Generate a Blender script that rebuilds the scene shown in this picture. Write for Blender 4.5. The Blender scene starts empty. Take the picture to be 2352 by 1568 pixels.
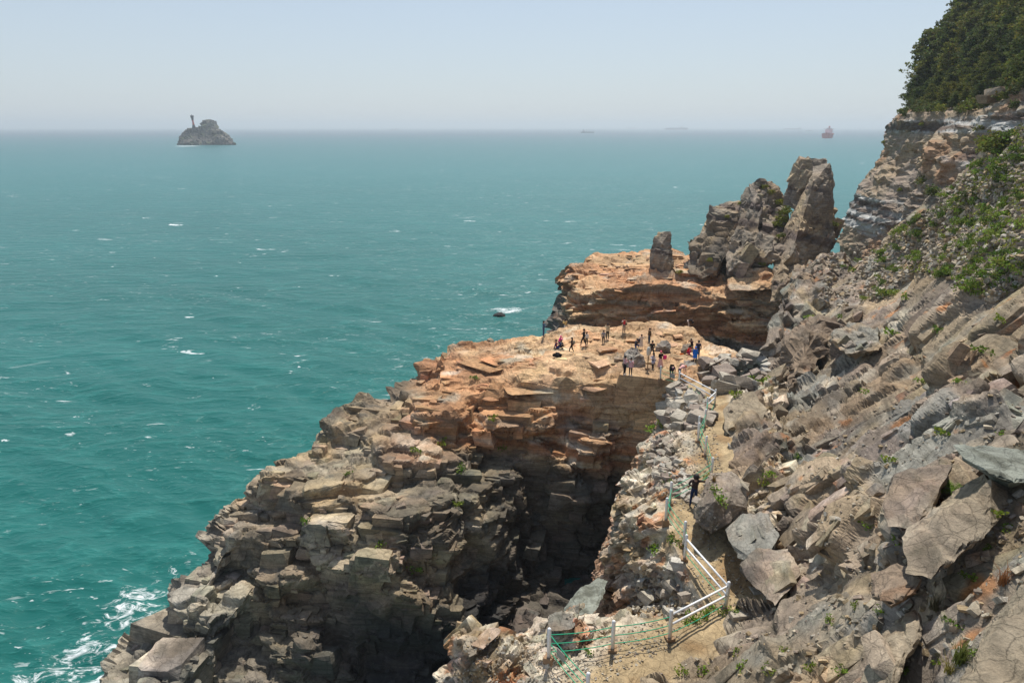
import bpy, bmesh, math, random
import numpy as np
from mathutils import Vector, Matrix

# ------------------------------------------------------------------ camera, sky, sun, exposure
SC = bpy.context.scene
CAMZ = 38.0
PITCH = math.atan((784 - 291) / 1568.0)
cam = bpy.data.cameras.new("camera"); cam.lens = 24.0; cam.sensor_width = 36.0
cam.clip_start = 0.3; cam.clip_end = 200000.0
camo = bpy.data.objects.new("camera", cam); SC.collection.objects.link(camo)
camo.location = (0, 0, CAMZ); camo.rotation_euler = (math.pi / 2 - PITCH, 0, 0)
SC.camera = camo
SUN_EL, SUN_AZ = math.radians(62), math.radians(12)     # azimuth measured from +Y (straight ahead) towards +X
w = bpy.data.worlds.new("World"); SC.world = w; w.use_nodes = True
wn = w.node_tree.nodes; wl = w.node_tree.links
sky = wn.new("ShaderNodeTexSky"); sky.sky_type = 'NISHITA'; sky.sun_disc = False
sky.sun_elevation = SUN_EL; sky.sun_rotation = SUN_AZ
sky.altitude = 0; sky.air_density = 1.0; sky.dust_density = 0.7; sky.ozone_density = 1.4
wn["Background"].inputs["Strength"].default_value = 0.106
tcw = wn.new("ShaderNodeTexCoord"); sep = wn.new("ShaderNodeSeparateXYZ"); wl.new(tcw.outputs["Generated"], sep.inputs[0])
hz = wn.new("ShaderNodeMapRange"); hz.inputs[1].default_value = 0.0; hz.inputs[2].default_value = 0.45; hz.inputs[3].default_value = 0.78; hz.inputs[4].default_value = 0.25
wl.new(sep.outputs["Z"], hz.inputs[0])
mxw = wn.new("ShaderNodeMix"); mxw.data_type = 'RGBA'; wl.new(hz.outputs[0], mxw.inputs["Factor"]); wl.new(sky.outputs[0], mxw.inputs["A"])
mxw.inputs["B"].default_value = (4.85, 5.5, 6.2, 1)          # pale marine haze over the whole sky
wl.new(mxw.outputs["Result"], wn["Background"].inputs["Color"])
sl = bpy.data.lights.new("sun", 'SUN'); sl.energy = 4.6; sl.angle = math.radians(0.53); sl.color = (1.0, 0.955, 0.88)
so = bpy.data.objects.new("sun", sl); SC.collection.objects.link(so)
sd = Vector((math.sin(SUN_AZ) * math.cos(SUN_EL), math.cos(SUN_AZ) * math.cos(SUN_EL), math.sin(SUN_EL)))
so.rotation_euler = (-sd).to_track_quat('-Z', 'Y').to_euler(); so.location = (0, 0, 300)
SC.view_settings.view_transform = 'Standard'; SC.view_settings.look = 'None'
SC.view_settings.exposure = 0.17; SC.view_settings.gamma = 1.0; SC.view_settings.use_curve_mapping = False
SC.render.engine = 'CYCLES'
SC.cycles.max_bounces = 5; SC.cycles.diffuse_bounces = 2; SC.cycles.glossy_bounces = 2
SC.cycles.volume_bounces = 0; SC.cycles.transparent_max_bounces = 8
SC.cycles.use_denoising = True
SC.cycles.caustics_reflective = False; SC.cycles.caustics_refractive = False

# ------------------------------------------------------------------ helpers
COL = SC.collection
CP, SP = math.cos(PITCH), math.sin(PITCH)
F = 1568.0
def ray(px, py):                      # direction in the world of a point of the photograph, unit depth along the optical axis
    xc, yc = (px - 1176) / F, (py - 784) / F
    return np.array([xc, CP - yc * SP, -(yc * CP + SP)])
def D(px, py, zc):                    # point at a depth along the optical axis
    return np.array([0, 0, CAMZ]) + ray(px, py) * zc
def Z(px, py, z):                     # point on a horizontal level
    r = ray(px, py); return np.array([0, 0, CAMZ]) + r * ((z - CAMZ) / r[2])
def G(px, py, d):                     # point at a distance over the ground
    r = ray(px, py); return np.array([0, 0, CAMZ]) + r * (d / r[1])
def W(x, y, z): return np.array([x, y, z], float)
def proj(p):
    q = p - np.array([0, 0, CAMZ]); zc = q[:, 1] * CP - q[:, 2] * SP
    yc = -q[:, 1] * SP - q[:, 2] * CP
    zz = np.maximum(zc, 0.1)
    return 1176 + F * q[:, 0] / zz, 784 + F * yc / zz, zc

def tag(o, label=None, cat=None, group=None, kind=None):
    if label: o['label'] = label
    if cat: o['category'] = cat
    if group: o['group'] = group
    if kind: o['kind'] = kind
    return o
def link(name, me, parent=None, mat=None):
    o = bpy.data.objects.new(name, me); COL.objects.link(o)
    if parent: o.parent = parent
    if mat is not None and me is not None:
        for m in (mat if isinstance(mat, (list, tuple)) else [mat]): me.materials.append(m)
    return o
def empty(name, loc, rz=0, scale=1.0):
    o = bpy.data.objects.new(name, None); COL.objects.link(o); o.location = loc
    o.rotation_euler = (0, 0, rz); o.scale = (scale,) * 3; o.empty_display_size = 0.2; return o
def mesh_np(name, v, f, smooth=False):
    me = bpy.data.meshes.new(name); v = np.asarray(v, np.float32); f = np.asarray(f, np.int32)
    k = f.shape[1]
    me.vertices.add(len(v)); me.vertices.foreach_set("co", v.ravel())
    me.loops.add(f.size); me.loops.foreach_set("vertex_index", f.ravel())
    me.polygons.add(len(f)); me.polygons.foreach_set("loop_start", np.arange(0, f.size, k, dtype=np.int32))
    me.polygons.foreach_set("loop_total", np.full(len(f), k, np.int32))
    me.polygons.foreach_set("use_smooth", np.full(len(f), smooth, bool))
    me.update(calc_edges=True); return me
def col_attr(me, name, c):
    a = me.color_attributes.new(name, 'FLOAT_COLOR', 'POINT')
    cc = np.ones((len(me.vertices), 4), np.float32); cc[:, :3] = c
    a.data.foreach_set("color", cc.ravel())

# ------------------------------------------------------------------ noise
U = np.uint32
def h3(ix, iy, iz, s):
    h = ix.astype(U) * U(374761393) + iy.astype(U) * U(668265263) + iz.astype(U) * U(2147483629) + U((s * 974634777) & 0xffffffff)
    h = (h ^ (h >> U(13))) * U(1274126177); h = (h ^ (h >> U(16))) * U(2246822519); return h ^ (h >> U(15))
def hf(h, k):
    h = h * U(((2 * k + 1) * 2654435761) & 0xffffffff); h = (h ^ (h >> U(15))) * U(2246822519)
    return (h >> U(8)).astype(np.float32) * np.float32(1 / 16777216.0)
def vnoise(p, s=0):
    i = np.floor(p).astype(np.int32); f = (p - i).astype(np.float32); f = f * f * (3 - 2 * f); r = 0
    for a in (0, 1):
        for b in (0, 1):
            for c in (0, 1):
                v = hf(h3(i[:, 0] + a, i[:, 1] + b, i[:, 2] + c, s), 1)
                r = r + v * (f[:, 0] if a else 1 - f[:, 0]) * (f[:, 1] if b else 1 - f[:, 1]) * (f[:, 2] if c else 1 - f[:, 2])
    return r * 2 - 1
def fbm(p, s=0, o=3, g=0.5):
    r = 0; a = 1; t = 0
    for k in range(o):
        r = r + a * vnoise(p * 2.03 ** k + 17.3 * k, s + k); t += a; a *= g
    return r / t
def voro(p, s=0, jit=0.85):
    """nearest cell: (cell centre, hash, F1, F2)"""
    i = np.floor(p).astype(np.int32); n = len(p); fr = (p - i).astype(np.float32)
    b1 = np.full(n, 1e9, np.float32); b2 = b1.copy(); hc = np.zeros(n, U); cc = np.zeros((n, 3), np.float32)
    j2 = (1 - jit) / 2
    for a in (-1, 0, 1):
        for b in (-1, 0, 1):
            for c in (-1, 0, 1):
                h = h3(i[:, 0] + a, i[:, 1] + b, i[:, 2] + c, s)
                x = hf(h, 1) * jit + (a + j2) - fr[:, 0]; y = hf(h, 2) * jit + (b + j2) - fr[:, 1]; z = hf(h, 3) * jit + (c + j2) - fr[:, 2]
                d = x * x + y * y + z * z; m = d < b1
                b2 = np.where(m, b1, np.minimum(b2, d)); b1 = np.where(m, d, b1); hc = np.where(m, h, hc)
                k = np.nonzero(m)[0]; cc[k, 0] = x[k]; cc[k, 1] = y[k]; cc[k, 2] = z[k]
    return cc + p, hc, np.sqrt(b1), np.sqrt(b2)

# ------------------------------------------------------------------ adaptive splitting: finer where the camera is near
def edges_of(f):
    a = np.concatenate([f[:, 0], f[:, 1], f[:, 2]]); b = np.concatenate([f[:, 1], f[:, 2], f[:, 0]])
    key = (np.minimum(a, b).astype(np.int64) << 32) | np.maximum(a, b)
    o = np.argsort(key, kind='stable'); ks = key[o]; new = np.empty(len(ks), bool); new[0] = True; new[1:] = ks[1:] != ks[:-1]
    inv = np.empty(len(ks), np.int64); inv[o] = np.cumsum(new) - 1; u = ks[new]
    return np.stack([u >> 32, u & 0xffffffff], 1).astype(np.int64), inv.reshape(3, -1).T
def vnormals(v, f):
    fn = np.cross(v[f[:, 1]] - v[f[:, 0]], v[f[:, 2]] - v[f[:, 0]])
    n = np.zeros(v.shape); fr = f.T.ravel()
    for a in range(3): n[:, a] = np.bincount(fr, np.tile(fn[:, a], 3), len(v))
    return n / np.maximum(np.linalg.norm(n, axis=1, keepdims=True), 1e-9)
def snormals(v, f, n0, it=5, w0=.45):
    n = vnormals(v, f); e = edges_of(f)[0]
    for _ in range(it):
        s = n.copy()
        for a in range(3):
            s[:, a] += np.bincount(e[:, 0], n[e[:, 1], a], len(v)) + np.bincount(e[:, 1], n[e[:, 0], a], len(v))
        n = s / np.maximum(np.linalg.norm(s, axis=1, keepdims=True), 1e-9)
    n = n * (1 - w0) + n0 * w0
    return n / np.maximum(np.linalg.norm(n, axis=1, keepdims=True), 1e-9)
def refine(v, f, T, it=14, back=3.0, n0=None, renorm=True):
    cp = np.array([0, 0, CAMZ]); n = vnormals(v, f); done = []
    for _ in range(it):
        e, fe = edges_of(f); A, B = e[:, 0], e[:, 1]; va, vb = v[A], v[B]
        m = (va + vb) / 2; en = n[A] + n[B]
        d = np.sqrt(((m - cp) ** 2).sum(1)); ev = va - vb; vd = (m - cp) / d[:, None]
        L2 = (ev ** 2).sum(1); L = np.sqrt(np.maximum(L2 - (ev * vd).sum(1) ** 2, .12 * L2))
        px, py, zc = proj(m)
        enl = np.maximum(np.sqrt((en ** 2).sum(1)), 1e-9); facing = -(en * vd).sum(1) / enl
        w_ = np.where(facing < -0.25, back, 1.0)
        w_ = np.where((px < -60) | (px > 2410) | (py < -100) | (py > 1640) | (zc < 2), 6.0, w_)
        s = L / np.maximum(d, 6) * 683.0 / w_ > T
        sf = s[fe]; act = sf.any(1); done.append(f[~act])
        if not act.any(): f = f[:0]; break
        mid = np.full(len(e), -1, np.int64); k = int(s.sum()); mid[s] = len(v) + np.arange(k)
        v = np.concatenate([v, m[s]]); n = np.concatenate([n, en[s] / enl[s, None]])
        if n0 is not None:
            q = n0[A[s]] + n0[B[s]]; n0 = np.concatenate([n0, q / np.maximum(np.linalg.norm(q, axis=1, keepdims=True), 1e-9) if renorm else q / 2])
        f = f[act]; fe = fe[act]
        a, b, c = f[:, 0], f[:, 1], f[:, 2]; ma, mb, mc = mid[fe[:, 0]], mid[fe[:, 1]], mid[fe[:, 2]]
        cnt = (ma >= 0).astype(int) + (mb >= 0) + (mc >= 0); out = []
        t = cnt == 3
        if t.any():
            A, B, Cc, x, y, z = a[t], b[t], c[t], ma[t], mb[t], mc[t]
            out += [np.stack(q, 1) for q in ((A, x, z), (x, B, y), (z, y, Cc), (x, y, z))]
        for r in range(3):
            P, Q, R = [(a, b, c), (b, c, a), (c, a, b)][r]; mp, mq, mr = [(ma, mb, mc), (mb, mc, ma), (mc, ma, mb)][r]
            t = (cnt == 1) & (mp >= 0)
            if t.any(): out += [np.stack((P[t], mp[t], R[t]), 1), np.stack((mp[t], Q[t], R[t]), 1)]
            t = (cnt == 2) & (mr < 0)          # edges PQ and QR split
            if t.any(): out += [np.stack((mp[t], Q[t], mq[t]), 1), np.stack((P[t], mp[t], mq[t]), 1), np.stack((P[t], mq[t], R[t]), 1)]
        f = np.concatenate(out)
    f = np.concatenate(done + [f])
    return (v, f) if n0 is None else (v, f, n0)

# ------------------------------------------------------------------ rock shaping: joint-bounded blocks at several sizes
def frame(dip, strike=0.0):
    """three joint directions: bedding normal tilted by dip (degrees) towards strike azimuth, and two joint sets"""
    a, b = math.radians(dip), math.radians(strike)
    up = np.array([math.sin(a) * math.sin(b), math.sin(a) * math.cos(b), math.cos(a)])
    s = np.array([math.cos(b), -math.sin(b), 0.0]); t = np.cross(up, s)
    return np.stack([s, t, up])
def facet(p, n, R, size, A, seed, k=0.9, jitter=0.25, upw=0.5):
    """pull the surface on to planes parallel to the joints, one plane per block"""
    S = np.array(size); q = (p @ R.T) / S
    q = q + 0.12 * np.stack([vnoise(q * 1.7, seed + 5), vnoise(q * 1.7, seed + 6), vnoise(q * 1.7, seed + 7)], 1)
    c, h, f1, f2 = voro(q, seed)
    cw = (c * S) @ R
    r1 = hf(h, 4); ln = (n @ R.T)
    sg = np.sign(ln); sg[sg == 0] = 1
    wgt = np.abs(ln) ** 1.5 * np.array([1, 1, 1.0 + upw]) * (0.25 + np.stack([hf(h, 5), hf(h, 6), hf(h, 7)], 1))
    ax = wgt.argmax(1)
    m = R[ax] * sg[np.arange(len(p)), ax][:, None]
    m = m + jitter * (np.stack([hf(h, 8), hf(h, 9), hf(h, 10)], 1) - .5) * 2
    m /= np.linalg.norm(m, axis=1, keepdims=True)
    dn = np.maximum((n * m).sum(1), 0.35)
    t = k * ((cw - p) * m).sum(1) / dn
    t = np.clip(t, -A, A * 0.9)
    e = np.clip((f2 - f1) / 0.20, 0, 1)           # narrow joint: both sides meet in the same groove
    t = t * e ** .7 - A * 0.24 * (1 - e)
    return p + n * t[:, None], m, h, f2 - f1
TQ = 2.75
# ------------------------------------------------------------------ materials
def new_mat(name):
    m = bpy.data.materials.new(name); m.use_nodes = True
    return m, m.node_tree.nodes, m.node_tree.links, m.node_tree.nodes["Principled BSDF"]
def rock_material(name, bump=0.03, scale=1.0, rough=0.9):
    m, n, l, b = new_mat(name)
    at = n.new("ShaderNodeAttribute"); at.attribute_name = "Col"
    ge = n.new("ShaderNodeNewGeometry")
    def noise(s, det, ro=0.6):
        t = n.new("ShaderNodeTexNoise"); t.inputs["Scale"].default_value = s; t.inputs["Detail"].default_value = det
        t.inputs["Roughness"].default_value = ro; l.new(ge.outputs["Position"], t.inputs["Vector"]); return t
    n1 = noise(2.3 * scale, 8, 0.72); n2 = noise(14 * scale, 5, 0.7)
    r1 = n.new("ShaderNodeMapRange"); r1.inputs[1].default_value = .3; r1.inputs[2].default_value = .7; r1.inputs[3].default_value = .72; r1.inputs[4].default_value = 1.25
    l.new(n1.outputs[0], r1.inputs[0])
    r2 = n.new("ShaderNodeMapRange"); r2.inputs[1].default_value = .3; r2.inputs[2].default_value = .7; r2.inputs[3].default_value = .8; r2.inputs[4].default_value = 1.2
    l.new(n2.outputs[0], r2.inputs[0])
    mu = n.new("ShaderNodeMath"); mu.operation = 'MULTIPLY'; l.new(r1.outputs[0], mu.inputs[0]); l.new(r2.outputs[0], mu.inputs[1])
    # thin bedding lines
    mp = n.new("ShaderNodeMapping"); mp.inputs["Scale"].default_value = (.25, .25, 5.0); mp.inputs["Rotation"].default_value = (.08, .1, 0)
    l.new(ge.outputs["Position"], mp.inputs["Vector"])
    n3 = n.new("ShaderNodeTexNoise"); n3.inputs["Scale"].default_value = 1.6; n3.inputs["Detail"].default_value = 5; n3.inputs["Distortion"].default_value = .35
    l.new(mp.outputs[0], n3.inputs["Vector"])
    r3 = n.new("ShaderNodeMapRange"); r3.inputs[1].default_value = .35; r3.inputs[2].default_value = .65; r3.inputs[3].default_value = .8; r3.inputs[4].default_value = 1.22
    l.new(n3.outputs[0], r3.inputs[0])
    mu2 = n.new("ShaderNodeMath"); mu2.operation = 'MULTIPLY'; l.new(mu.outputs[0], mu2.inputs[0]); l.new(r3.outputs[0], mu2.inputs[1])
    wv = n.new("ShaderNodeVectorMath"); wv.operation = 'MULTIPLY_ADD'; wv.inputs[1].default_value = (.35 / scale,) * 3
    l.new(n1.outputs["Color"], wv.inputs[0]); l.new(ge.outputs["Position"], wv.inputs[2])
    cr = []
    for cs, wd in ((.45 * scale, .02), (1.1 * scale, .02)):
        vo = n.new("ShaderNodeTexVoronoi"); vo.feature = 'DISTANCE_TO_EDGE'; vo.inputs["Scale"].default_value = cs
        l.new(wv.outputs[0], vo.inputs["Vector"]); q = n.new("ShaderNodeMapRange"); q.inputs[1].default_value = 0; q.inputs[2].default_value = wd
        l.new(vo.outputs["Distance"], q.inputs[0]); cr.append(q)
    cm = n.new("ShaderNodeMath"); cm.operation = 'MULTIPLY'; l.new(cr[0].outputs[0], cm.inputs[0]); l.new(cr[1].outputs[0], cm.inputs[1])
    cq = n.new("ShaderNodeMapRange"); cq.inputs[3].default_value = .72; cq.inputs[4].default_value = 1.0; l.new(cm.outputs[0], cq.inputs[0])
    mu3 = n.new("ShaderNodeMath"); mu3.operation = 'MULTIPLY'; l.new(mu2.outputs[0], mu3.inputs[0]); l.new(cq.outputs[0], mu3.inputs[1]); mu2 = mu3
    vm = n.new("ShaderNodeVectorMath"); vm.operation = 'SCALE'; l.new(at.outputs["Color"], vm.inputs[0]); l.new(mu2.outputs[0], vm.inputs["Scale"])
    l.new(vm.outputs[0], b.inputs["Base Color"]); b.inputs["Roughness"].default_value = rough
    b.inputs["Specular IOR Level"].default_value = 0.25
    bp = n.new("ShaderNodeBump"); bp.inputs["Strength"].default_value = 0.9; bp.inputs["Distance"].default_value = bump
    ad = n.new("ShaderNodeMath"); ad.operation = 'MULTIPLY_ADD'; ad.inputs[1].default_value = .45
    l.new(n2.outputs[0], ad.inputs[0]); l.new(n1.outputs[0], ad.inputs[2])
    ad2 = n.new("ShaderNodeMath"); ad2.operation = 'MULTIPLY_ADD'; ad2.inputs[1].default_value = .5
    l.new(n3.outputs[0], ad2.inputs[0]); l.new(ad.outputs[0], ad2.inputs[2])
    ad3 = n.new("ShaderNodeMath"); ad3.operation = 'MULTIPLY_ADD'; ad3.inputs[1].default_value = .22
    l.new(cm.outputs[0], ad3.inputs[0]); l.new(ad2.outputs[0], ad3.inputs[2]); l.new(ad3.outputs[0], bp.inputs["Height"]); l.new(bp.outputs[0], b.inputs["Normal"])
    return m
M_ROCK = rock_material("rock", 0.10)
M_ROCK_NEAR = rock_material("rock_near", 0.05, 2.0)

# ------------------------------------------------------------------ rock colours (albedo of the stone, its stains and lichen, plus painted chasm shade on the massif)
def mix(a, b, t): return a + (b - a) * t[:, None]
def C(*x): return np.array(x, np.float32)
def blocks_tint(c, hs, amt=(.16, .12, .10)):
    for h, a in zip(hs, amt):
        c = c * (1 + a * (hf(h, 11)[:, None] * 2 - 1)) * (1 + a * .35 * (np.stack([hf(h, 12), hf(h, 13) * .6 + .2, 1 - hf(h, 12)], 1) - .5))
    return c
def sm(x, a, b): t = np.clip((x - a) / (b - a), 0, 1); return t * t * (3 - 2 * t)
R_HILL = frame(48, -75)
TAN, ORANGE, RUST, PALE = C(.46, .30, .165), C(.455, .24, .12), C(.28, .12, .05), C(.47, .40, .30)
GREYB, DARK, BROWN, BLUEG = C(.23, .19, .145), C(.060, .055, .050), C(.265, .20, .13), C(.245, .24, .205)
PURPLE, SAND, MOSS = C(.25, .198, .152), C(.38, .285, .17), C(.13, .15, .03)
def bands(p, sx=.05, sz=1.2, s=0, tilt=(.06, .04)):
    z = p[:, 2] + tilt[0] * p[:, 0] + tilt[1] * p[:, 1] + .35 * vnoise(p * .15, s)
    return vnoise(np.stack([p[:, 0] * sx, p[:, 1] * sx, z * sz], 1), s + 1), z
def col_massif(p, n, hs, m):
    b1, z = bands(p, .04, 1.5, 3); b2, _ = bands(p, .08, 5.0, 8)
    o = fbm(p * .12, 21, 3)
    c = mix(np.tile(SAND * 1.08, (len(p), 1)), np.tile(C(.30, .235, .155), (len(p), 1)), sm(fbm(p * .22, 31), -.25, .35))
    c = mix(c, np.tile(PALE * .95, (len(p), 1)), sm(fbm(p * C(.3, .3, .6), 33), .1, .5) * .6)
    shelf = sm(p[:, 0] + .6 * (p[:, 1] - 45), -19.5, -22) ; c = mix(c, np.tile(C(.46, .41, .32), (len(p), 1)), shelf * .75)
    warm = sm(z + o * 2.2, 11.6, 13.4) * sm(p[:, 0] + o * 3, -13, -8.5)
    wcol = mix(np.tile(TAN * 1.1, (len(p), 1)), np.tile(ORANGE, (len(p), 1)), sm(fbm(p * .16, 41, 3) + np.clip((-p[:, 0] - 0) * .04, -.35, .5), -.15, .35))
    wcol = mix(wcol, np.tile(PALE * 1.05, (len(p), 1)), sm(fbm(p * C(.35, .35, .8), 43, 4), .12, .42) * .75)
    wcol = mix(wcol, np.tile(RUST * 1.2, (len(p), 1)), sm(b1, .1, .5) * sm(z, 15.6, 13.8) * .9)
    wcol = mix(wcol, np.tile(GREYB * 1.2, (len(p), 1)), sm(b2, .15, .5) * sm(z, 16.6, 15.0) * .6)
    c = mix(c, wcol, warm)
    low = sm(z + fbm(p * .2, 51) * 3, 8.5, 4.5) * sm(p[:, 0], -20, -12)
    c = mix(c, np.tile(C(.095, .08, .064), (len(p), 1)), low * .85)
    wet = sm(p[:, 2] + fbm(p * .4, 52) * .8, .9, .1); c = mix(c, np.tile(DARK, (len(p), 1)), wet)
    c = mix(c, np.tile(DARK * .8, (len(p), 1)), sm(p[:, 2] + fbm(p * .3, 58), 5.2, 3.2) * sm(p[:, 0] + .35 * (p[:, 1] - 40), -12.5, -10))  # chasm floor: dark wet rock, with the chasm's shade painted into the colour
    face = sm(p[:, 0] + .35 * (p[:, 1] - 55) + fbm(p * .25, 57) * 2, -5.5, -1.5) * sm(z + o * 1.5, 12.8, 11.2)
    c = mix(c, np.tile(C(.115, .092, .07), (len(p), 1)), face * .85)  # steep chasm face: dark rock and its shadow, both put into the colour
    lich = sm(fbm(p * .9, 61, 4), .25, .4) * (1 - warm); c = mix(c, np.tile(C(.10, .10, .085), (len(p), 1)), lich * .6)
    c = mix(c, np.tile(C(.10, .088, .07), (len(p), 1)), sm(fbm(p * C(.16, .16, .3), 66, 4), .0, .3) * .72 * (1 - warm))
    c = blocks_tint(c, hs, (.16, .20, .20)) * (1 - .12 * (1 - warm))[:, None]
    return c
def col_back(p, n, hs, m):
    b1, z = bands(p, .03, 1.1, 13, (.02, .02)); b2, _ = bands(p, .06, 4.0, 18, (.02, .02))
    c = mix(np.tile(TAN * 1.15, (len(p), 1)), np.tile(ORANGE * 1.05, (len(p), 1)), sm(fbm(p * .1, 71, 3), -.2, .3))
    c = mix(c, np.tile(PALE, (len(p), 1)), sm(fbm(p * C(.3, .3, .8), 73, 4), .1, .4) * .7)
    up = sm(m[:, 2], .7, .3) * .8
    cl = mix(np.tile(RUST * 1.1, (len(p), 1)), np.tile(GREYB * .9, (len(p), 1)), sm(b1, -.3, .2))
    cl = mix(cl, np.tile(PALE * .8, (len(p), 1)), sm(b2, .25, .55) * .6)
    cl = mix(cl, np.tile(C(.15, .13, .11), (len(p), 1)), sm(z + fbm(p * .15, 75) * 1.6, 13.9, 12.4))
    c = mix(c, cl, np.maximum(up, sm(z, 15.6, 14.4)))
    return blocks_tint(c, hs, (.1, .14, .14))
def col_crag(p, n, hs, m):
    b1, z = bands(p, .05, .7, 23, (.25, .1)); b2, _ = bands(p, .1, 4.0, 28, (.25, .1))
    c = mix(np.tile(BROWN * 1.1, (len(p), 1)), np.tile(GREYB * 1.15, (len(p), 1)), sm(fbm(p * .2, 81), -.25, .25))
    c = mix(c, np.tile(C(.085, .062, .055), (len(p), 1)), sm(b1, .22, .45) * .8)
    c = mix(c, np.tile(SAND, (len(p), 1)), sm(fbm(p * .35, 83, 3), .08, .4) * sm(m[:, 2], .0, .6) * .9)
    c = mix(c, c * 1.3, sm(b2, .2, .5) * .5)
    return blocks_tint(c, hs, (.1, .12, .14))
def col_head(p, n, hs, m):
    b1, z = bands(p, .015, .55, 33, (.03, .0)); b2, _ = bands(p, .04, 2.6, 38, (.03, .0))
    c = mix(np.tile(BROWN * 1.15, (len(p), 1)), np.tile(PURPLE * 1.1, (len(p), 1)), sm(fbm(p * .08, 91), -.2, .2))
    c = mix(c, np.tile(C(.40, .40, .38), (len(p), 1)), sm(b2, .0, .2) * sm(b1, -.15, .25) * .9)
    c = mix(c, np.tile(C(.07, .05, .045), (len(p), 1)), sm(b1, .25, .4) * sm(b2, .3, -.1) * .8)
    c = mix(c, np.tile(C(.34, .19, .10), (len(p), 1)), sm(fbm(p * .15, 93, 3), .15, .4) * .7)
    c = mix(c, np.tile(C(.055, .065, .025), (len(p), 1)), sm(p[:, 2] - np.interp(p[:, 0], HT_X, HT_Z) + fbm(p * .2, 95) * 1.5, .6, 2.2) * .92)
    return blocks_tint(c, hs, (.1, .14, .14))
HT = [D(2040, 276, 140), D(2110, 262, 128), D(2180, 258, 112), D(2265, 256, 101), D(2330, 215, 86), D(2500, 120, 77)]; HT_X = [q[0] for q in sorted(HT, key=lambda q: q[0])]; HT_Z = [q[2] for q in sorted(HT, key=lambda q: q[0])]; print('HT', HT_X, HT_Z)
def col_hill(p, n, hs, m):
    lay = np.floor(p @ R_HILL[2] / 1.1 + .5 * fbm(p / 9.9, 614, 2)).astype(np.int32); lt = hf(h3(lay, lay * 0, lay * 0, 91), 2)
    c = mix(np.tile(PURPLE * 1.12, (len(p), 1)), np.tile(BROWN * 1.15, (len(p), 1)), sm(fbm(p * .18, 101, 3), -.2, .25))
    c = mix(c, np.tile(BLUEG * 1.1, (len(p), 1)), sm(fbm(p * .25, 103, 4), .12, .35) * .75)
    c = mix(c, np.tile(PALE * 1.05, (len(p), 1)), sm(fbm(p * C(.5, .5, 1.1), 105, 4), .16, .42) * .7)
    c = mix(c, np.tile(SAND * 1.1, (len(p), 1)), sm(fbm(p * .3, 107, 3), .18, .4) * .7)
    c = mix(c, np.tile(C(.42, .17, .05), (len(p), 1)), sm(fbm(p * .8, 108, 3), .38, .52) * .7)
    c = mix(c, np.tile(C(.09, .08, .05), (len(p), 1)), sm(fbm(p * 1.1, 109, 3), .3, .5) * .4)
    c = c * (.74 + .34 * lt[:, None])
    c = mix(c, np.tile(C(.10, .085, .07), (len(p), 1)), sm(fbm(p * .42, 113, 4), .10, .36) * .6)
    return blocks_tint(c, hs, (.15, .15, .16))
def path_mask(p):
    return sm(seg_dist(p, PATH_PTS) + .35 * fbm(p * .8, 111, 2), PATH_W, PATH_W - .9)
def col_ledge(p, n, hs, m):
    c = mix(np.tile(PALE * 1.15, (len(p), 1)), np.tile(C(.30, .215, .12), (len(p), 1)), sm(fbm(p * .7, 121, 4), -.15, .3))
    c = mix(c, np.tile(BLUEG * .85, (len(p), 1)), sm(fbm(p * .45, 123, 4), .1, .35) * .7)
    c = mix(c, np.tile(C(.43, .19, .08), (len(p), 1)), sm(fbm(p * .9, 125, 3), .22, .4) * .75)
    c = mix(c, np.tile(C(.32, .17, .10), (len(p), 1)), sm(p[:, 2] + fbm(p * .3, 126), 17.8, 15.5) * .7)
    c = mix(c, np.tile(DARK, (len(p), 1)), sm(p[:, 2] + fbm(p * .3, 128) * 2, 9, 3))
    c = blocks_tint(c, hs, (.12, .18, .22))
    pm = path_mask(p) * sm(m[:, 2], .3, .6)
    pc = mix(np.tile(C(.37, .275, .155), (len(p), 1)), np.tile(C(.27, .175, .085), (len(p), 1)), sm(fbm(p * .45, 127, 3), 0, .3))
    return mix(c, pc, pm)
def seg_dist(p, P):
    best = np.full(len(p), 1e9)
    for a, b in zip(P[:-1], P[1:]):
        a, b = np.array(a[:2]), np.array(b[:2]); d = b - a; t = np.clip(((p[:, :2] - a) @ d) / (d @ d), 0, 1)
        best = np.minimum(best, np.linalg.norm(p[:, :2] - (a + t[:, None] * d), axis=1))
    return best

# ------------------------------------------------------------------ chipped blocks that break out of the rock face
def hull(pts):
    bm = bmesh.new()
    for p in pts: bm.verts.new(p)
    g = bmesh.ops.convex_hull(bm, input=bm.verts)
    bmesh.ops.delete(bm, geom=[x for x in set(g['geom_interior']) | set(g['geom_unused']) if isinstance(x, bmesh.types.BMVert)], context='VERTS')
    bmesh.ops.triangulate(bm, faces=bm.faces); bmesh.ops.recalc_face_normals(bm, faces=bm.faces)
    bm.verts.index_update()
    v = np.array([x.co[:] for x in bm.verts]); f = np.array([[q.index for q in x.verts] for x in bm.faces], np.int64); bm.free()
    return v, f
def make_templates(n=28, chip=.72, seed=11):
    rg = np.random.RandomState(seed); out = []
    for k in range(n):
        pts = []
        for sx in (-1, 1):
            for sy in (-1, 1):
                for sz in (-1, 1):
                    c = np.array([sx, sy, sz]) * (1 - rg.uniform(0, .32, 3))
                    if rg.rand() < chip:          # a chipped corner
                        q = rg.uniform(.08, .5, 3)
                        for a in range(3): d = c.copy(); d[a] -= np.sign(d[a]) * q[a]; pts.append(d)
                    else: pts.append(c)
        sh = rg.uniform(-.22, .22, 2); P = np.array(pts); P[:, 0] += P[:, 2] * sh[0]; P[:, 1] += P[:, 2] * sh[1]
        out.append(hull(P * .5))
    return out
TEMPL = make_templates()
PEBBLES = make_templates(16, .12, 12)
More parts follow.
